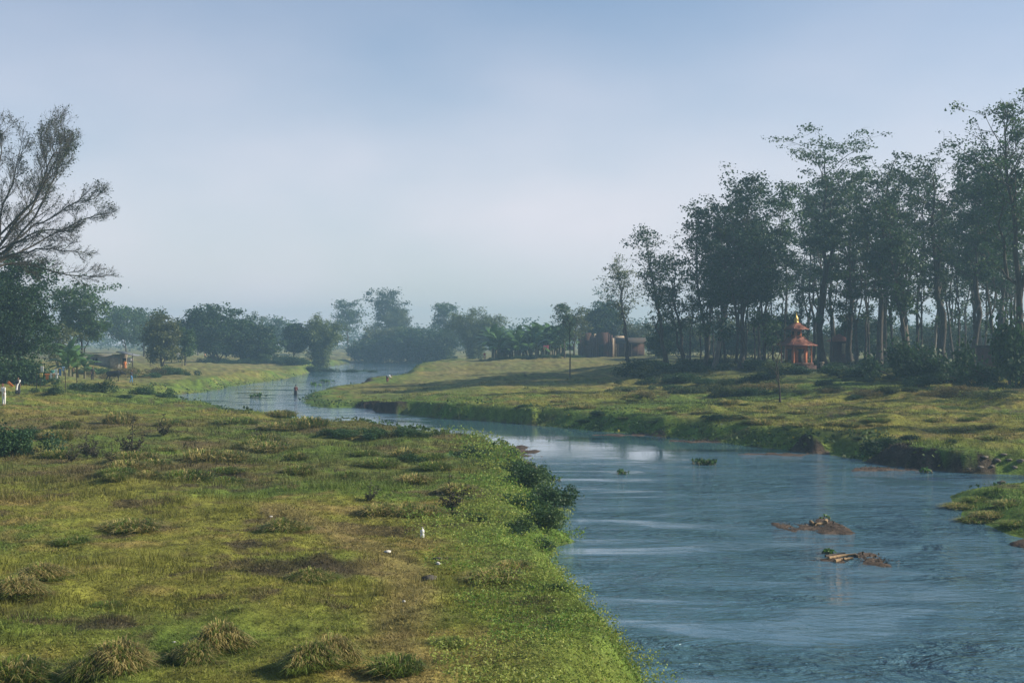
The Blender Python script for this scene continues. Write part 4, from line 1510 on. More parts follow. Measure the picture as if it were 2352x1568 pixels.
for a in [(4, 275, 1545, 150, 'straw coloured tussock at the bottom left of the field'), (5, 215, 1555, 110, 'dark green tussock left of the straw coloured one at the bottom'),
          (4, 505, 1495, 130, 'wide tussock with a dark left side, between the two largest tussocks'), (5, 450, 1520, 100, 'shadowy green tussock at the bottom left of centre'),
          (5, 715, 1530, 120, 'tall domed tussock with blond crown at bottom centre'), (4, 765, 1520, 120, 'blond half of the domed tussock at bottom centre'),
          (4, 40, 1365, 120, 'rusty dry tussock at the left edge of the near field'), (4, 95, 1330, 110, 'yellow green tussock right of the rusty one at the left edge'),
          (2, 165, 1248, 80, 'small green tussock above the rusty clump at left'), (5, 650, 1218, 90, 'rounded green tussock in the open turf of the field'),
          (3, 870, 1180, 90, 'brown dry tussock left in the tall clump by the bank'), (1, 930, 1178, 100, 'dry grass tussock in the middle of the tall clump by the bank'),
          (3, 975, 1185, 90, 'straw tussock at the right end of the tall clump by the bank'), (5, 715, 1335, 100, 'dark flattened tussock beside the bare hollow'),
          (2, 245, 1395, 70, 'low green tussock in the near turf left of centre'), (2, 1035, 1480, 80, 'green tussock near the bank at the bottom'),
          (2, 910, 1540, 120, 'low dark green tussock at the bottom right of the field'), (0, 30, 1560, 140, 'fresh green tussock in the bottom left corner'),
          (1, 1140, 1330, 110, 'brown tussock on the top of the near bank'), (3, 1180, 1310, 90, 'dry stalky tussock at the bank shoulder near the water'),
          (0, 690, 1085, 70, 'small dark tussock in the far part of the field'), (0, 430, 1105, 110, 'flat dark tussock on the edge of the green turf'),
          (2, 520, 1110, 80, 'flat green tussock right of the flat dark one'), (3, 290, 1080, 90, 'dry tussock among the dark weeds'), (3, 470, 1060, 110, 'dry reddish tussock behind the green turf'),
          (1, 300, 1215, 110, 'brownish worn tussock in the left half of the turf'), (2, 800, 1095, 70, 'green tussock right of the small dark one'), (0, 590, 1030, 90, 'grey green tussock far across the field'),
          (2, 1000, 1075, 80, 'green tussock near the rounded green bush'), (3, 1050, 1130, 80, 'dry tussock between the rounded bush and the bank')]:
    tussock(*a)
for k, (px, py, kd, lb) in enumerate([(2215, 1165, 1, 'leftmost straw coloured tussock on the island'), (2250, 1150, 2, 'green tussock at the back of the island'), (2280, 1185, 1, 'blond tussock in the middle of the island'),
                                      (2320, 1160, 0, 'olive tussock at the right of the island'), (2335, 1205, 2, 'green tussock at the front right of the island'), (2245, 1198, 0, 'green tussock at the front edge of the island')]):
    tussock(kd, px, py, 75, lb, None, .7)
for k in range(30):
    px, py = rf.uniform(20, 1000), rf.uniform(950, 1110)
    if px > 600 + (py - 930) * 3.2:
        continue
    tussock(k % 4, px, py, rf.uniform(45, 95), 'scattered rough tussock in the weedy strip across the left field', 'tussocks of the weedy strip', rf.uniform(.7, 1.2))
for k in range(40):
    px = rf.uniform(1250, 2340)
    py = rf.uniform(900, 950) + (px - 1250) * .06
    tussock(k % 4, px, py, rf.uniform(25, 60), 'scattered tussock on the right bank meadow', 'tussocks of the right bank meadow', rf.uniform(.6, 1.0))


def weed_mesh(seed, h=1.1):
    rg = np.random.default_rng(seed)
    W = MB()
    P = []
    for k in range(8):
        a = k * 2.4
        ln = h * (.35 + .6 * rg.random())
        e = np.array([math.cos(a) * ln * .55, math.sin(a) * ln * .55, ln * .75 + (.35 * h if k == 0 else 0)])
        if k == 0:
            e = np.array([0.03, 0, h])
        Q = bez(np.zeros(3), np.array([e[0] * .4, e[1] * .4, e[2] * .3]), e, 6)
        W.tube(Q, np.linspace(.016, .006, 6), 4, cap=False)
        for t in np.linspace(.35, 1, 14):
            i = min(int(t * 5), 4)
            P.append(Q[i] + (Q[i + 1] - Q[i]) * (t * 5 - i) + rg.normal(size=(3, 3)) * .03)
    P = np.concatenate(P)
    C = np.tile(np.array((.045, .040, .025)), (len(P), 1)) * (.7 + .6 * rg.random(len(P)))[:, None]
    V, F, C = leaf_quads(P, .12, rg, C, aspect=.4)
    return W.mesh('stalk'), np_mesh('seed_heads', V, F, C)


WEED = [weed_mesh(520 + i) for i in range(3)]
for k, (px, py, hp, lb) in enumerate([(303, 1050, 88, 'tall dark seeding weed with splayed arms in the left field'), (376, 1000, 50, 'dark upright weed behind the splayed one'),
                                      (200, 1048, 60, 'dark spiky weed left of the splayed one'), (215, 1052, 50, 'short dark weed touching the spiky one'), (165, 1060, 40, 'low dark weed beside the left edge bushes'),
                                      (255, 1062, 45, 'low brown weed between the spiky and the splayed weeds'), (850, 1150, 50, 'dark seeding weed behind the dry clump by the bank'),
                                      (1035, 1175, 85, 'thin tall weed stalk near the bank bushes'), (590, 1010, 35, 'small dark weed far across the left field')]):
    x, y, z = ground_at(px, py)
    s = hp / FPX * y / 1.1
    t = thing('seeding_weed', lb, 'weed', (x, y, z), k * 1.3, None, s)
    obj('stalk', WEED[k % 3][0], M_bark, t)
    tag(obj('seed_heads', WEED[k % 3][1], M_leaf, t), kind='stuff')

# ------------------------------------------------------------------ litter, stones, logs, water plants
M_white = mat_simple('white_plastic', (0.75, 0.75, 0.74), .4, 20, .1)
M_paper = mat_simple('dirty_paper', (0.6, 0.58, 0.53), .9, 8, .3)
x, y, z = ground_at(970, 1234)
bt = thing('plastic_bottle', 'white plastic bottle standing upright on the turf', 'bottle', (x, y, z))
b = MB()
b.tube([(0, 0, -.01), (0, 0, .015), (0, 0, .15), (0, 0, .18), (0, 0, .215), (0, 0, .225)], [.044, .05, .05, .045, .018, .017], 12)
obj('body', b.mesh('body', True), M_white, bt)
b = MB()
b.tube([(0, 0, .224), (0, 0, .25)], [.021, .02], 10)
obj('cap', b.mesh('cap', True), mat_simple('cap_grey', (.6, .6, .62), .5), bt)
bt.scale = (1.25, 1.25, 1.25)


def lump_mesh(seed, flat=.6, amp=.35, n=2):
    rg = np.random.default_rng(seed)
    nu, nv = 10, 7
    u = np.linspace(0, 2 * PI, nu, endpoint=False)
    v = np.linspace(-PI / 2, PI / 2, nv)
    V, k = [], 0
    for vv in v:
        for uu in u:
            d = np.array([math.cos(uu) * math.cos(vv), math.sin(uu) * math.cos(vv), math.sin(vv) * flat])
            V.append(d * (1 + amp * (vnoise(np.array([uu * 1.3 + seed]), np.array([vv * 1.7]), seed)[0] - .5) * 2))
    V = np.array(V)
    i = np.arange(nv - 1)[:, None] * nu
    j = np.arange(nu)[None, :]
    F = np.stack([i + j, i + (j + 1) % nu, i + nu + (j + 1) % nu, i + nu + j], -1).reshape(-1, 4)
    return np_mesh('lump', V, F)


M_rubbish = mat_simple('rubbish', (0.22, 0.19, 0.15), .9, 6, .6)
LUMP = [lump_mesh(530 + i, (.5, .7, .45)[i], .45) for i in range(3)]


def lump(name, label, cat, px, py, wpx, mat, k=0, hf=1.0, group=None):
    x, y, z = ground_at(px, py)
    s = wpx / FPX * y / 2
    me = LUMP[k % 3].copy()
    me.name = name
    o = obj(name, me, mat, None, (x, y, z + .15 * s), rf.uniform(0, 6), (s, s, s * hf))
    return tag(o, label, cat, group)


lump('paper_scrap', 'crumpled white scrap on the worn path left of the bottle', 'litter', 890, 1268, 15, M_paper, 0)
lump('paper_scrap', 'small white scrap near the bank right of the path', 'litter', 1006, 1296, 12, M_paper, 1)
lump('paper_scrap', 'flat pale scrap in the weedy strip on the left', 'litter', 195, 1036, 16, M_paper, 2, .5)
lump('paper_scrap', 'tiny pale scrap on the worn path below the stone', 'litter', 928, 1382, 9, M_paper, 1)
lump('paper_scrap', 'tiny pale scrap in the bare hollow', 'litter', 676, 1337, 8, M_paper, 0)
lump('paper_scrap', 'tiny pale scrap at the left of the near turf', 'litter', 400, 1475, 8, M_paper, 2)
lump('paper_scrap', 'small white scrap at the edge of the turf far left of the bush', 'litter', 622, 1187, 8, M_paper, 0)
lump('stone', 'dark flat stone lying beside the near bank', 'stone', 986, 1331, 30, M_stone, 0, 1.1)
lump('stone', 'thin flat stone right above the small white scrap', 'stone', 1004, 1284, 20, M_stone, 2, .6)
lump('mud_mound', 'dark rounded mud mound in the water beside the left bank', 'mound', 1206, 1076, 58, M_mud, 0, .7)
lump('mud_mound', 'small dark lump in the water below the mud mound', 'mound', 1262, 1098, 14, M_mud, 1, .6)
for k, (px, py, w) in enumerate([(2262, 1052, 14), (2290, 1060, 16), (2318, 1058, 13), (2278, 1072, 11), (2330, 1075, 12), (2305, 1045, 14), (2252, 1075, 14), (2345, 1062, 16), (2225, 1080, 12)]):
    lump('rubbish_lump', 'pale lump of rubbish dumped down the right bank', 'rubbish', px, py, w, M_rubbish, k, .8, 'pale rubbish dumped on the right bank')
lump('stone', 'pale stone beside the channel behind the island', 'stone', 2300, 1112, 18, M_stone, 1)


def log(label, pts, r, mat=None):
    """pts in photo pixels on the mud bar"""
    P = [np.array(ground_at(px, py)) for px, py in pts]
    P = [p + np.array([0, 0, r * .8]) for p in P]
    o = P[0].copy()
    b = MB()
    Q = np.array(P) - o
    if len(Q) == 2:
        Q = np.stack([Q[0], Q[0] * .5 + Q[1] * .5 + np.array([0, 0, .01]), Q[1]])
    b.tube(Q, np.linspace(r, r * .75, len(Q)), 7)
    ob = obj('driftwood_log', b.mesh('driftwood_log', True), mat or M_wood, None, tuple(o))
    return tag(ob, label, 'log')


log('curved pale driftwood log on the farther mud bar', [(1862, 1201), (1870, 1207), (1882, 1206), (1898, 1203)], .07)
log('short thick driftwood stub at the right end of the curved log', [(1895, 1204), (1898, 1198)], .09)
log('long straight driftwood pole on the nearer mud bar', [(1903, 1284), (1935, 1278), (1965, 1276), (1974, 1281)], .05)
log('shorter driftwood pole in front of the long one', [(1918, 1291), (1958, 1284)], .055)
log('thin dark driftwood stick along the back of the nearer bar', [(1896, 1279), (1940, 1273)], .04, M_darkwood)


def hyacinth(px, py, wpx, label, n=60):
    d = 7.0 * FPX / (py - 784)
    x, y = at_d(px, d), d
    rg = np.random.default_rng(int(px + py))
    s = wpx / FPX * y / 2
    b = np.stack([rg.normal(size=n) * .42, rg.normal(size=n) * .42, np.zeros(n)], 1) * np.array([s, s * 1.2, 1])
    V_, F_, C_ = [], [], []
    W = MB()
    P = []
    for q in b:
        a = rg.random() * 6.28
        h = (.10 + .16 * rg.random()) * max(.6, min(1.6, y / 90)) * (1 if wpx > 28 else .6)
        e = q + np.array([math.cos(a) * .1, math.sin(a) * .1, h])
        W.tube([q, (q + e) / 2 + np.array([0, 0, .02]), e], [.02, .025, .012], 4, cap=False)
        P.append(e)
    P = np.repeat(np.array(P), 3, 0)
    C = np.tile(np.array((.06, .13, .03)), (len(P), 1)) * (.6 + .8 * rg.random(len(P)))[:, None]
    V, F, C = leaf_quads(P, .2 * max(.7, min(1.8, y / 90)), rg, C, up=.4, aspect=.85)
    t = thing('water_hyacinth', label, 'water plant', (x, y, 0.0))
    obj('stalks', W.mesh('stalks'), M_bstem, t)
    obj('leaves', np_mesh('leaves', V, F, C), M_leaf, t)


hyacinth(1620, 1066, 62, 'large dark raft of water hyacinth in mid river', 70)
hyacinth(1428, 1088, 32, 'small water hyacinth left of the large raft', 20)
hyacinth(1903, 1270, 26, 'little water hyacinth at the left end of the nearer mud bar', 12)
hyacinth(748, 878, 40, 'far water hyacinth in the upper river', 24)
hyacinth(722, 886, 30, 'faint water hyacinth left of the one in the upper river', 16)
hyacinth(592, 913, 45, 'floating green patch in the upper river by the left bank', 20)
hyacinth(1268, 1104, 50, 'thin floating weed patch beside the near left bank', 22)
hyacinth(1895, 1190, 26, 'tiny weed sprig behind the curved driftwood log', 5)
hyacinth(2130, 1085, 30, 'green weed caught on the right bank mud strip', 14)


# ------------------------------------------------------------------ buildings
M_brick = mat_simple('old_brick', (0.11, 0.055, 0.04), .9, 5.0, color2=(0.06, 0.035, 0.03), bump=.4)
M_terra = mat_simple('terracotta_paint', (0.42, 0.14, 0.06), .8, 5.0, color2=(0.30, 0.10, 0.05))
M_roof = mat_simple('clay_tiles', (0.30, 0.12, 0.08), .85, 9.0, color2=(0.18, 0.08, 0.06), bump=.5)
M_gold = mat_simple('gold', (0.85, 0.60, 0.16), .35, 9.0, .2, metal=.7)
M_plaster = mat_simple('pale_plaster', (0.42, 0.34, 0.24), .9, 3.0, color2=(0.24, 0.18, 0.12))
M_thatch = mat_simple('thatch', (0.07, 0.055, 0.04), .95, 10.0, bump=.6)
M_tin = mat_simple('tin_sheet', (0.18, 0.20, 0.23), .5, 4.0, color2=(.11, .11, .11))
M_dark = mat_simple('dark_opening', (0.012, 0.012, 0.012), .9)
M_grey = mat_simple('grey_wall', (0.34, 0.33, 0.29), .9, 2.0, color2=(.22, .22, .2))


def pyramid_roof(w, h, top=.18, z0=0.0, lip=.08, flare=.0):
    """square tiled hip roof with slightly flared eaves"""
    b = MB()
    rows = [(w / 2, z0), (w / 2 * .98, z0 + lip), (w / 2 * .62, z0 + lip + h * .36), (top, z0 + lip + h)]
    V = []
    for hw, z in rows:
        V += [(-hw, -hw, z), (hw, -hw, z), (hw, hw, z), (-hw, hw, z)]
    F = [[3, 2, 1, 0]]
    for r in range(3):
        for k in range(4):
            F.append([r * 4 + k, r * 4 + (k + 1) % 4, r * 4 + 4 + (k + 1) % 4, r * 4 + 4 + k])
    F.append([12, 13, 14, 15])
    b.add(V, F)
    return b


def temple():
    px, d = 1829, 186.0
    x = at_d(px, d)
    z = gz(x, d)
    H = CAMZ + (784 - 714) / FPX * d - z
    t = thing('pagoda_temple', 'small two tiered red brick pagoda temple with gold finial in the wood', 'temple', (x, d, z), R(24))
    k = H / 7.2
    t.scale = (.82 * k, .82 * k, k)

    def P(n, b, m, par=None, sm=False):
        return obj(n, b.mesh(n, sm), m, par or t)
    P('plinth', MB().box((0, 0, .2), (4.2, 4.2, .9)).box((0, 0, .80), (3.6, 3.6, .3)), M_brick)
    P('lower_wall', MB().box((0, 0, 2.0), (2.3, 2.3, 2.1)), M_terra)
    for s, ax in ((1, 0), (-1, 0), (1, 1), (-1, 1)):
        c = (s * 1.17, 0, 1.75) if ax == 0 else (0, s * 1.17, 1.75)
        sz = (.1, .9, 1.5) if ax == 0 else (.9, .1, 1.5)
        dr = P('door', MB().box(c, sz), M_darkwood)
        c2 = (s * 1.21, 0, 2.56) if ax == 0 else (0, s * 1.21, 2.56)
        P('lintel', MB().box(c2, (.12, 1.3, .14) if ax == 0 else (1.3, .12, .14)), M_darkwood, dr)
    for sx in (-1, 1):
        for sy in (-1, 1):
            P('column', MB().tube([(sx * 1.55, sy * 1.55, .93), (sx * 1.55, sy * 1.55, 2.0), (sx * 1.55, sy * 1.55, 3.05)], [.13, .11, .13], 8), M_terra, sm=True)
    lr = P('lower_roof', pyramid_roof(4.5, 1.0, .75, 3.0), M_roof)
    for k2 in range(4):
        a = k2 * PI / 2 + PI / 4
        P('ridge', MB().tube([(math.cos(a) * 3.1, math.sin(a) * 3.1, 3.1), (math.cos(a) * 1.95, math.sin(a) * 1.95, 3.48), (math.cos(a) * 1.0, math.sin(a) * 1.0, 4.12)], .06, 5), M_roof, lr)
    P('upper_wall', MB().box((0, 0, 4.45), (1.15, 1.15, 1.1)), M_terra)
    for s in (-1, 1):
        P('window', MB().box((s * .585, 0, 4.5), (.06, .5, .45)), M_darkwood)
        P('window', MB().box((0, s * .585, 4.5), (.5, .06, .45)), M_darkwood)
    ur = P('upper_roof', pyramid_roof(2.7, .85, .2, 4.95), M_roof)
    for k2 in range(4):
        a = k2 * PI / 2 + PI / 4
        P('ridge', MB().tube([(math.cos(a) * 1.85, math.sin(a) * 1.85, 5.04), (math.cos(a) * 1.15, math.sin(a) * 1.15, 5.36), (math.cos(a) * .3, math.sin(a) * .3, 5.86)], .05, 5), M_roof, ur)
    P('finial', MB().tube([(0, 0, 5.8), (0, 0, 5.95), (0, 0, 6.2), (0, 0, 6.45), (0, 0, 6.6), (0, 0, 6.75), (0, 0, 7.2)], [.34, .30, .34, .22, .10, .12, .015], 10), M_gold, sm=True)
    for s in (-1, 1):
        q = obj('stone_post', MB().box((0, 0, .45), (.35, .35, 1.1)).box((0, 0, 1.05), (.5, .5, .2)).mesh('stone_post'), M_plaster, None)
        xx, yy = x + (-3.2 if s < 0 else 2.6), d - 3.5
        q.location = (xx, yy, gz(xx, yy))
        tag(q, 'pale stone post standing to the %s of the pagoda temple' % ('left' if s < 0 else 'right'), 'post')


temple()


def shrine():
    px, d = 1927, 205.0
    x = at_d(px, d)
    t = thing('small_shrine', 'small dark shrine with a pale niche right of the pagoda temple', 'shrine', (x, d, gz(x, d)), R(10))
    obj('wall', MB().box((0, 0, 1.6), (2.0, 2.0, 3.4)).mesh('wall'), M_brick, t)
    obj('niche', MB().box((.35, -1.02, 2.3), (.7, .08, 1.5)).mesh('niche'), M_plaster, t)
    obj('roof', pyramid_roof(2.8, 1.0, .15, 3.3).mesh('roof'), M_roof, t)


shrine()


def brick_house():
    d = 318.0
    s = d / FPX                         # metres per photo pixel there
    x0 = at_d(1328, d)
    z = gz(at_d(1400, d), d)
    t = thing('brick_house', 'dark ruined brick house with sunlit broken wall ends at the meadow edge', 'house', (x0, d, z), R(-14))

    def P(n, b, m, par=None):
        return obj(n, b.mesh(n), m, par or t)
    # main wall with an uneven broken top
    b = MB()
    prof = [(0, 52), (8, 55), (30, 55), (34, 44), (40, 44), (44, 56), (70, 56), (74, 50), (80, 50)]
    for (a, ha), (c, hb) in zip(prof[:-1], prof[1:]):
        b.box(((a + c) / 2 * s, 0, (ha + hb) / 4 * s - .3), ((c - a) * s, .4, (ha + hb) / 2 * s + .6))
    P('wall', b, M_brick)
    P('side_wall', MB().box((79 * s, 2.6, 21 * s), (.4, 4.8, 44 * s)), M_plaster)
    P('inner_wall', MB().box((37 * s, 2.5, 26 * s), (.35, 4.4, 54 * s)), M_plaster)
    P('back_wall', MB().box((48 * s, 2.4, 27 * s), (2.2, .35, 56 * s), rz=R(48)), M_plaster)
    P('back_wall', MB().box((92 * s, 2.6, 24 * s), (2.6, .35, 48 * s), rz=R(40)), M_plaster)
    P('back_wall', MB().box((20 * s, 5.2, 22 * s), (40 * s, .35, 46 * s)), M_brick)
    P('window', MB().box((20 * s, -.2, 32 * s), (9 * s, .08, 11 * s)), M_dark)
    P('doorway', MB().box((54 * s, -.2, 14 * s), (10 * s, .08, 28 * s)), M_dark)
    P('tarpaulin', MB().box((-22 * s, .6, 42 * s), (30 * s, 2.4, .12), M=Matrix.Rotation(.35, 3, 'X')).box((-22 * s, -.6, 20 * s), (26 * s, .1, 10 * s)), M_tin)
    for px_ in (-36, -8):
        P('post', MB().box((px_ * s, -.3, 18 * s), (.14, .14, 42 * s)), M_darkwood)
    # thatched lean-to on the right
    t2 = thing('thatched_shed', 'low dark thatched lean-to with open front beside the brick house', 'shed', (at_d(1418, d - 5), d - 5, gz(at_d(1440, d - 5), d - 5)), R(-4))
    b = MB().box((30 * s, .6, 37 * s), (68 * s, 4.6, .35), M=Matrix.Rotation(.22, 3, 'X'))
    obj('roof', b.mesh('roof'), M_thatch, t2)
    obj('back_wall', MB().box((30 * s, 2.2, 17 * s), (60 * s, .3, 36 * s)).mesh('back_wall'), M_brick, t2)
    for q in (2, 17, 32, 46, 60):
        obj('post', MB().tube([(q * s, -1.4, -.3), (q * s, -1.35, 16 * s), (q * s, -1.4, 34 * s)], .09, 6).mesh('post'), M_wood, t2)
    x2, y2, z2 = ground_at(1450, 806)
    lump('straw_heap', 'pale straw heap in front of the thatched lean-to', 'heap', 1452, 808, 34, M_plaster, 2, .35)


brick_house()


def tin_shed():
    d = 238.0
    s = d / FPX
    x0 = at_d(205, d)
    z = gz(at_d(250, d), d)
    t = thing('tin_shed', 'weathered shed with sloping dark roof and small window among the left trees', 'shed', (x0, d, z), 0)

    def P(n, b, m, par=None):
        return obj(n, b.mesh(n), m, par or t)
    P('wall', MB().box((35 * s, 0, 14 * s), (72 * s, .25, 34 * s)), M_grey)
    P('side_wall', MB().box((71 * s, 2, 14 * s), (.25, 4, 36 * s)), M_plaster)
    P('front_wall', MB().box((60 * s, -.8, 10 * s), (18 * s, .2, 26 * s)), M_plaster)
    P('roof', MB().box((30 * s, 1.2, 34 * s), (80 * s, 5.2, .14), M=Matrix.Rotation(-.03, 3, 'Y')), M_tin)
    P('porch_roof', MB().box((88 * s, .6, 32 * s), (44 * s, 4.0, .14), M=Matrix.Rotation(.2, 3, 'Y')), M_tin)
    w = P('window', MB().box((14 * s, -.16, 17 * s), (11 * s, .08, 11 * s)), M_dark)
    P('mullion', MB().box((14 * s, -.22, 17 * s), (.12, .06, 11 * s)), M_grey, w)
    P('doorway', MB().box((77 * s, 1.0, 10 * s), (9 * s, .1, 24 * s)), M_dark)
    for q in (88, 103):
        P('post', MB().box((q * s, -1.0, 12 * s), (.13, .13, 40 * s)), M_darkwood)
    cl = MB().box((97 * s, -.9, 18 * s), (14 * s, .06, 10 * s))
    tag(obj('hanging_sheet', cl.mesh('hanging_sheet'), M_paper, None, (x0, d, z)), 'pale sheet hanging under the porch roof of the shed', 'sheet')


tin_shed()
d_ = 168.0
hx = at_d(2283, d_)
h_ = thing('brick_hut', 'dark low flat roofed hut half hidden at the right edge of the wood', 'hut', (hx, d_, gz(hx, d_)), R(8))
obj('wall', MB().box((0, 0, 1.2), (3.2, 2.6, 2.9)).mesh('wall'), M_brick, h_)
obj('roof', MB().box((0, 0, 2.75), (3.6, 3.0, .2)).mesh('roof'), M_thatch, h_)
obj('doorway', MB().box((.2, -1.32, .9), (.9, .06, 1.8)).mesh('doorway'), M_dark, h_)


# ------------------------------------------------------------------ laundry
def cloth_mat(name, c):
    return mat_simple(name, c, .85, 6, .2)


CL = {'white': cloth_mat('cloth_white', (.78, .77, .74)), 'orange': cloth_mat('cloth_orange', (.75, .22, .05)), 'green': cloth_mat('cloth_green', (.15, .5, .4)),
      'blue': cloth_mat('cloth_blue', (.10, .25, .48)), 'pink': cloth_mat('cloth_pink', (.75, .16, .20)), 'red': cloth_mat('cloth_red', (.5, .05, .06)),
      'yellow': cloth_mat('cloth_yellow', (.6, .5, .15)), 'maroon': cloth_mat('cloth_maroon', (.16, .05, .04)), 'dark': cloth_mat('cloth_dark', (.03, .03, .035)),
      'navy': cloth_mat('cloth_navy', (.035, .055, .10)), 'peach': cloth_mat('cloth_peach', (.75, .40, .22)), 'lightblue': cloth_mat('cloth_lightblue', (.35, .5, .7))}


def garment_mesh(kind, w, h, seed):
    """a hanging cloth or shirt with folds and thickness"""
    rg = np.random.default_rng(seed)
    nx, nz_ = 9, 7
    u = np.linspace(-.5, .5, nx)
    v = np.linspace(0, 1, nz_)
    V = []
    for vv in v:
        for uu in u:
            ww = w
            if kind == 'shirt':
                ww = w * (1.0 if vv < .32 else .62)
            V.append((uu * ww * (1 - .08 * vv), .05 * w * math.sin(uu * 14 + seed) * (.3 + vv) + .03, -h * vv * (1 + .06 * math.sin(uu * 9 + seed * 2))))
    V = np.array(V)
    i = np.arange(nz_ - 1)[:, None] * nx
    j = np.arange(nx - 1)[None, :]
    F = np.stack([i + j, i + nx + j, i + nx + j + 1, i + j + 1], -1).reshape(-1, 4)
    n = len(V)
    V2 = V + np.array([0, .02, 0])
    e = []
    b = [k for k in range(nx)] + [nx * (r + 1) - 1 for r in range(1, nz_)] + [nx * nz_ - 1 - k for k in range(1, nx)] + [nx * r for r in range(nz_ - 2, 0, -1)]
    for a, c in zip(b, b[1:] + b[:1]):
        e.append((a, c, c + n, a + n))
    return np_mesh('garment', np.concatenate([V, V2]), np.concatenate([F, F[:, ::-1] + n, np.array(e)]))


def garment(name, label, kind, px, py, wpx, hpx, color, d, rz=0.0, tilt=0.0):
    s = d / FPX
    o = obj(name, garment_mesh(kind, wpx * s, hpx * s, int(px * 7 + py)), CL[color], None, (at_d(px, d), d, CAMZ + (784 - py) / FPX * d), rz)
    o.rotation_euler = (0, tilt, rz)
    return tag(o, label, 'laundry')


def line_at(d, px0, px1, py0, py1, label):
    P0 = np.array([at_d(px0, d), d, CAMZ + (784 - py0) / FPX * d])
    P1 = np.array([at_d(px1, d), d, CAMZ + (784 - py1) / FPX * d])
    t = thing('clothes_line', label, 'clothes line', tuple(P0))
    Q = np.stack([P0 + (P1 - P0) * k + np.array([0, 0, -.15 * math.sin(PI * k)]) for k in np.linspace(0, 1, 9)]) - P0
    obj('rope', MB().tube(Q, .012, 4).mesh('rope'), M_wood, t)
    for p in (P0, P1):
        g = gz(p[0], p[1])
        q = p - P0
        obj('post', MB().tube([(q[0], q[1], g - P0[2] - .2), (q[0] + .02, q[1], q[2] * .5 + (g - P0[2]) * .5), (q[0], q[1], q[2] + .1)], .05, 6).mesh('post'), M_darkwood, t)


LD = 152.0
line_at(LD, 84, 150, 858, 858, 'clothes line with washing below the dense dark tree')
garment('shirt', 'orange shirt on the clothes line', 'shirt', 108, 858, 11, 13, 'orange', LD)
garment('towel', 'narrow white towel right of the orange shirt', 'cloth', 117, 857, 4, 12, 'white', LD)
garment('shirt', 'pale peach shirt in the middle of the line', 'shirt', 123, 857, 7, 10, 'peach', LD)
garment('shirt', 'white shirt right of the peach one on the line', 'shirt', 130, 857, 8, 13, 'white', LD)
garment('towel', 'small yellow cloth at the left end of the line', 'cloth', 94, 857, 7, 9, 'yellow', LD)
LD2 = 156.0
line_at(LD2, 92, 176, 843, 843, 'upper clothes line hung behind the first one')
garment('sheet', 'round white cloth hung at the left on the upper line', 'cloth', 96, 841, 8, 13, 'white', LD2)
garment('shirt', 'green shirt on the upper line', 'shirt', 121, 850, 9, 10, 'green', LD2 - 3)
garment('sheet', 'bright white sheet on the upper line', 'cloth', 128, 848, 8, 9, 'white', LD2 - 1)
garment('trousers', 'blue trousers on the upper line', 'cloth', 138, 846, 5, 17, 'blue', LD2)
garment('shirt', 'light blue shirt right of the blue trousers', 'shirt', 145, 842, 8, 10, 'lightblue', LD2)
garment('towel', 'narrow yellow cloth beside the white sheet', 'cloth', 133, 845, 2.5, 15, 'yellow', LD2)
garment('shirt', 'yellow green shirt at the right of the upper line', 'shirt', 162, 842, 8, 6, 'yellow', LD2)
garment('towel', 'peach coloured cloth at the right end of the upper line', 'cloth', 168, 845, 4, 9, 'peach', LD2, tilt=-.2)
x, y, z = ground_at(289, 836)
o = obj('sheet', garment_mesh('cloth', 22 * y / FPX, 10 * y / FPX, 9), CL['white'], None, (x, y, z + .75))
o.rotation_euler = (0.5, .55, .3)
tag(o, 'white sheet spread slanting on the grass below the shed', 'laundry')
line_at(262, 345, 418, 812, 812, 'clothes line in front of the light green bushy tree')
garment('shirt', 'red shirt on the far clothes line', 'shirt', 351, 812, 6, 8, 'red', 262)
garment('shirt', 'white shirt next to the red one on the far line', 'shirt', 361, 813, 9, 9, 'white', 262)
garment('shirt', 'white shirt at the right end of the far line', 'shirt', 409, 811, 9, 10, 'white', 262)
garment('sheet', 'pink cloth hanging in front of the banana grove', 'cloth', 1254, 793, 12, 9, 'pink', 298)
line_at(298, 1246, 1263, 793, 793, 'short clothes line holding the pink cloth')
x, y, z = ground_at(22, 893)
o = obj('sheet', garment_mesh('cloth', 6 * y / FPX, 16 * y / FPX, 19), CL['orange'], None, (x - .2, y, z + .75))
o.rotation_euler = (0.3, -.75, 0)
tag(o, 'orange cloth drying aslant on a bush at the left edge', 'laundry')


# ------------------------------------------------------------------ people and the buffalo
M_skin = mat_simple('skin', (0.22, 0.12, 0.075), .6, 8, .15)
M_hair = mat_simple('hair', (0.012, 0.010, 0.009), .5, 20, .2)


def capsule(mb, a, b, ra, rb, sides=10):
    a, b = np.asarray(a, float), np.asarray(b, float)
    d = b - a
    L = np.linalg.norm(d)
    d = d / (L + 1e-9)
    P, r = [], []
    for t in (1.0, .8, .45):
        P.append(a - d * ra * t); r.append(ra * math.sqrt(max(1 - t * t, .0025)))
    P.append(a); r.append(ra)
    P.append(b); r.append(rb)
    for t in (.45, .8, 1.0):
        P.append(b + d * rb * t); r.append(rb * math.sqrt(max(1 - t * t, .0025)))
    mb.tube(P, r, sides)


def blob(mb, c, s):
    c = np.asarray(c, float)
    k = np.linspace(-1, 1, 9)
    P = np.stack([np.full(9, c[0]), np.full(9, c[1]), c[2] + k * s[2]], 1)
    r = np.sqrt(np.maximum(1 - k * k, .003))
    V, F = tube(P, r, 14)
    V = (V - c) * np.array([s[0], s[1], 1]) + c
    mb.add(V, F)
    for i, o in ((0, 0), (8, 8 * 14)):
        pass


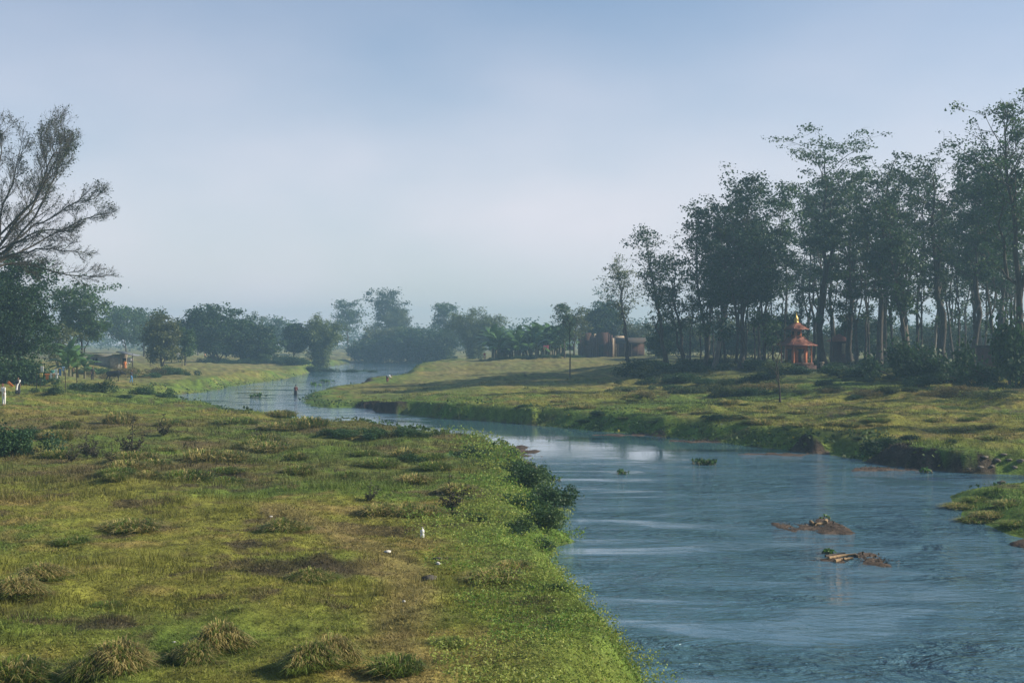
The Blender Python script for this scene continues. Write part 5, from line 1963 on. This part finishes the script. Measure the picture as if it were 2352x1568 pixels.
def remeshed(name, mb, mat, parent, voxel):
    me = mb.mesh(name)
    o = obj(name, me, mat, parent)
    m = o.modifiers.new('skin', 'REMESH')
    m.mode = 'VOXEL'
    m.voxel_size = voxel
    m.use_smooth_shade = True
    s = o.modifiers.new('soften', 'SMOOTH')
    s.iterations = 3
    return o


def person(label, x, y, z, rotz, lean=0.0, knee=0.0, stride=0.0, arms=(0.1, 0.1), elbow=0.3, top='white', bottom='dark', skirt=False, shawl=None, scale=1.0, hat=None, sit=False):
    """one figure facing local -Y; lean and arm swing are in radians"""
    t = thing('person', label, 'person', (x, y, z), rotz, None, scale)
    hip = np.array([0, 0, .93 - .10 * knee])
    if sit:
        hip = np.array([0, 0.05, .32])
    cl, sl = math.cos(lean), math.sin(lean)

    def up(p):      # a point of the upper body, given upright above the hip
        px_, py_, pz_ = p
        return hip + np.array([px_, py_ * cl - pz_ * sl, pz_ * cl + py_ * sl])
    B = MB()
    legs = []
    for s, ph in ((-1, stride), (1, -stride)):
        h = hip + np.array([s * .09, 0, -.02])
        if sit:
            k = h + np.array([s * .08, -.38, .12]); a = np.array([s * .15, -.34, .08])
        else:
            k = h + np.array([s * .015, -math.sin(ph + knee * .5) * .44, -math.cos(ph) * .43])
            a = np.array([k[0], k[1] + math.sin(max(-ph, 0) * .9 + knee * .5) * .40, max(k[2] - .42, .07)])
        capsule(B, h, k, .085, .058)
        capsule(B, k, a, .056, .038)
        capsule(B, a + np.array([0, .03, -.03]), a + np.array([0, -.15, -.05]), .036, .028)
        legs.append((h, k, a))
    blob(B, hip + np.array([0, 0, .02]), (.155, .11, .14))
    capsule(B, up((0, 0, .1)), up((0, -.01, .38)), .125, .15)
    blob(B, up((0, 0, .42)), (.19, .11, .12))
    capsule(B, up((0, 0, .5)), up((0, -.02, .60)), .055, .05)
    hc = up((0, -.035, .71))
    blob(B, hc, (.078, .095, .118))
    blob(B, hc + np.array([0, -.095 * cl, -.01]), (.014, .025, .022))
    blob(B, hc + np.array([0, -.07 * cl, -.075]), (.045, .035, .035))
    for s in (-1, 1):
        blob(B, hc + np.array([s * .078, .005, -.005]), (.014, .022, .034))
    arms_j = []
    for s, sw in zip((-1, 1), arms):
        sh = up((s * .185, 0, .46))
        aw = lean * 0.0 + sw
        el = sh + np.array([s * .05, -math.sin(aw) * .29, -math.cos(aw) * .28])
        wr = el + np.array([-s * .01, -math.sin(aw + elbow) * .25, -math.cos(aw + elbow) * .24])
        capsule(B, sh, el, .052, .04)
        capsule(B, el, wr, .038, .027)
        f = (wr - el) / np.linalg.norm(wr - el)
        pm = wr + f * .06
        capsule(B, wr, pm, .028, .036)
        for q, ln in zip((-1.5, -.5, .5, 1.5), (.065, .085, .08, .06)):
            b0 = pm + np.array([0, q * .017, 0])
            capsule(B, b0, b0 + f * ln * .6, .012, .011, 6)
            capsule(B, b0 + f * ln * .6, b0 + f * ln + np.array([-s * .02, 0, 0]), .011, .009, 6)
        capsule(B, wr + f * .02 + np.array([0, -.025, 0]), wr + f * .06 + np.array([-s * .015, -.06, 0]), .013, .011, 6)
        arms_j.append((sh, el, wr))
    remeshed('body', B, M_skin, t, .013)
    Hh = MB()
    blob(Hh, hc + np.array([0, .022, .028]), (.088, .098, .108))
    remeshed('hair', Hh, CL[hat] if hat else M_hair, t, .02)
    S = MB()
    capsule(S, up((0, 0, .02)), up((0, -.01, .38)), .15, .17)
    blob(S, up((0, 0, .41)), (.215, .135, .135))
    for sh, el, wr in arms_j:
        capsule(S, sh, el * .85 + sh * .15, .072, .06)
    remeshed('shirt', S, CL[top], t, .022)
    T = MB()
    blob(T, hip + np.array([0, 0, .0]), (.18, .135, .15))
    for h, k, a in legs:
        if skirt:
            capsule(T, h, (k + a) / 2, .12, .15)
        else:
            capsule(T, h, k, .105, .078)
            capsule(T, k, a * .9 + k * .1, .077, .062)
    if skirt:
        capsule(T, hip, (legs[0][1] + legs[1][1]) / 2, .15, .17)
    remeshed('skirt' if skirt else 'trousers', T, CL[bottom], t, .022)
    if shawl:
        Q = MB()
        capsule(Q, up((.16, -.02, .50)), up((-.08, -.12, .05)), .10, .08)
        capsule(Q, up((-.08, -.12, .05)), hip + np.array([-.14, -.12, -.35]), .08, .10)
        remeshed('shawl', Q, CL[shawl], t, .022)
    return t


def wpt(px, py):
    d = 7.0 * FPX / (py - 784)
    return at_d(px, d), d


x, y = wpt(679, 907)
person('wader in maroon top standing shin deep in the upper river', x, y, -.38, R(170), lean=.12, top='maroon', bottom='dark', skirt=True, arms=(.3, .3))
x, y, z = ground_at(888, 880)
x, y, z = ground_at(889, 877)
person('person in white shirt bending over at the water edge', x, y, z - .05, R(75), lean=1.35, knee=.5, top='white', bottom='maroon', arms=(.5, .3), skirt=True)
x, y, z = ground_at(1113, 826)
person('person in red top and pale skirt standing by the large bamboo', x, y, z, R(0), top='red', bottom='peach', skirt=True)
x, y, z = ground_at(1389, 816)
person('person all in red standing before the brick house', x, y, z, R(20), top='red', bottom='red', skirt=True)
x, y, z = ground_at(302, 879)
person('walker in dark jacket and blue jeans behind the buffalo', x, y, z, R(80), stride=.35, top='dark', bottom='blue', arms=(.4, -.3))
x, y, z = ground_at(212, 873)
person('figure in dark clothes half hidden behind the green bush', x, y, z, R(40), lean=.2, top='dark', bottom='dark')
x, y, z = ground_at(41, 908)
person('woman in dark dress with white shawl near the left edge', x, y, z, R(30), lean=.1, top='dark', bottom='dark', skirt=True, shawl='white')
x, y, z = ground_at(9, 930)
person('person in white shirt and pale trousers cut by the left edge', x, y, z, R(-30), lean=.15, top='white', bottom='white', hat='maroon', scale=1.05)
x, y = at_d(287, 231), 231
person('person in bright orange standing under the shed porch', x, y, gz(x, y) + .4, R(10), top='orange', bottom='orange', skirt=True)
x, y, z = ground_at(471, 824)
person('small figure in peach clothes at the far field hedge', x, y, z, R(0), top='peach', bottom='dark', scale=.9)


def buffalo():
    x, y, z = ground_at(262, 875)
    t = thing('buffalo', 'black buffalo walking right across the pasture ahead of the walker', 'buffalo', (x, y, z), R(-8))
    B = MB()
    blob(B, (0, 0, 1.0), (.62, .38, .42))
    capsule(B, (-.75, 0, 1.04), (.65, 0, 1.08), .36, .38, 14)
    blob(B, (-.85, 0, 1.05), (.28, .34, .36))
    blob(B, (.55, 0, 1.18), (.4, .28, .36))
    capsule(B, (.85, 0, 1.15), (1.3, 0, 1.12), .25, .17)
    capsule(B, (1.32, 0, 1.18), (1.68, 0, .98), .15, .10)
    blob(B, (1.68, 0, .96), (.1, .1, .09))
    for s in (-1, 1):
        capsule(B, (1.25, s * .13, 1.22), (1.2, s * .34, 1.14), .05, .03)
    for fx, s, sw in ((.62, -1, .12), (.62, 1, -.14), (-.80, -1, -.12), (-.80, 1, .16)):
        if fx > 0:
            k = (fx + sw * .5, s * .2, .50)
            a = (fx + sw * .9, s * .2, .08)
            capsule(B, (fx, s * .2, .95), k, .15, .075)
        else:
            st = (fx + .10 + sw * .4, s * .2, .72)
            k = (fx - .08 + sw * .6, s * .2, .44)
            a = (fx - .04 + sw, s * .2, .08)
            capsule(B, (fx, s * .2, 1.0), st, .19, .12)
            capsule(B, st, k, .11, .065)
        capsule(B, k, a, .065, .05)
        capsule(B, (a[0], a[1], .07), (a[0] + .05, a[1], .04), .065, .06)
    remeshed('body', B, mat_simple('buffalo_hide', (.02, .019, .02), .6, 4), t, .04)
    obj('tail', MB().tube([(-1.08, 0, 1.2), (-1.2, .02, 1.0), (-1.2, .03, .6), (-1.18, .02, .35)], [.04, .03, .02, .04], 6).mesh('tail', True), MATS['buffalo_hide'], t)
    for s in (-1, 1):
        obj('horn', MB().tube([(1.22, s * .1, 1.3), (1.12, s * .32, 1.36), (.98, s * .42, 1.5), (.9, s * .36, 1.64)], [.05, .045, .035, .01], 7).mesh('horn', True), M_stone, t)


buffalo()


# ------------------------------------------------------------------ labels that single out the members of small groups
ONES = ['', 'first', 'second', 'third', 'fourth', 'fifth', 'sixth', 'seventh', 'eighth', 'ninth', 'tenth', 'eleventh', 'twelfth', 'thirteenth', 'fourteenth', 'fifteenth',
        'sixteenth', 'seventeenth', 'eighteenth', 'nineteenth', 'twentieth']
TENS = {20: 'twenty', 30: 'thirty', 40: 'forty', 50: 'fifty'}


def ordinal(n):
    if n <= 20:
        return ONES[n]
    if n % 10 == 0:
        return {30: 'thirtieth', 40: 'fortieth', 50: 'fiftieth'}[n]
    return TENS[n // 10 * 10] + '-' + ONES[n % 10]


by_label = {}
for o in list(SC.objects):
    if o.parent is None and o.get('label') and o.get('group'):
        by_label.setdefault((o['group'], o['label']), []).append(o)
for (g, lb), os_ in by_label.items():
    if 1 < len(os_) <= 59 and 'beyond the view' not in g:
        os_.sort(key=lambda o: o.location.x / max(o.location.y, 1.0))
        for i, o in enumerate(os_):
            w = 'leftmost ' + lb if i == 0 else ('rightmost ' + lb if i == len(os_) - 1 else lb + ', ' + ordinal(i + 1) + ' from left')
            o['label'] = w
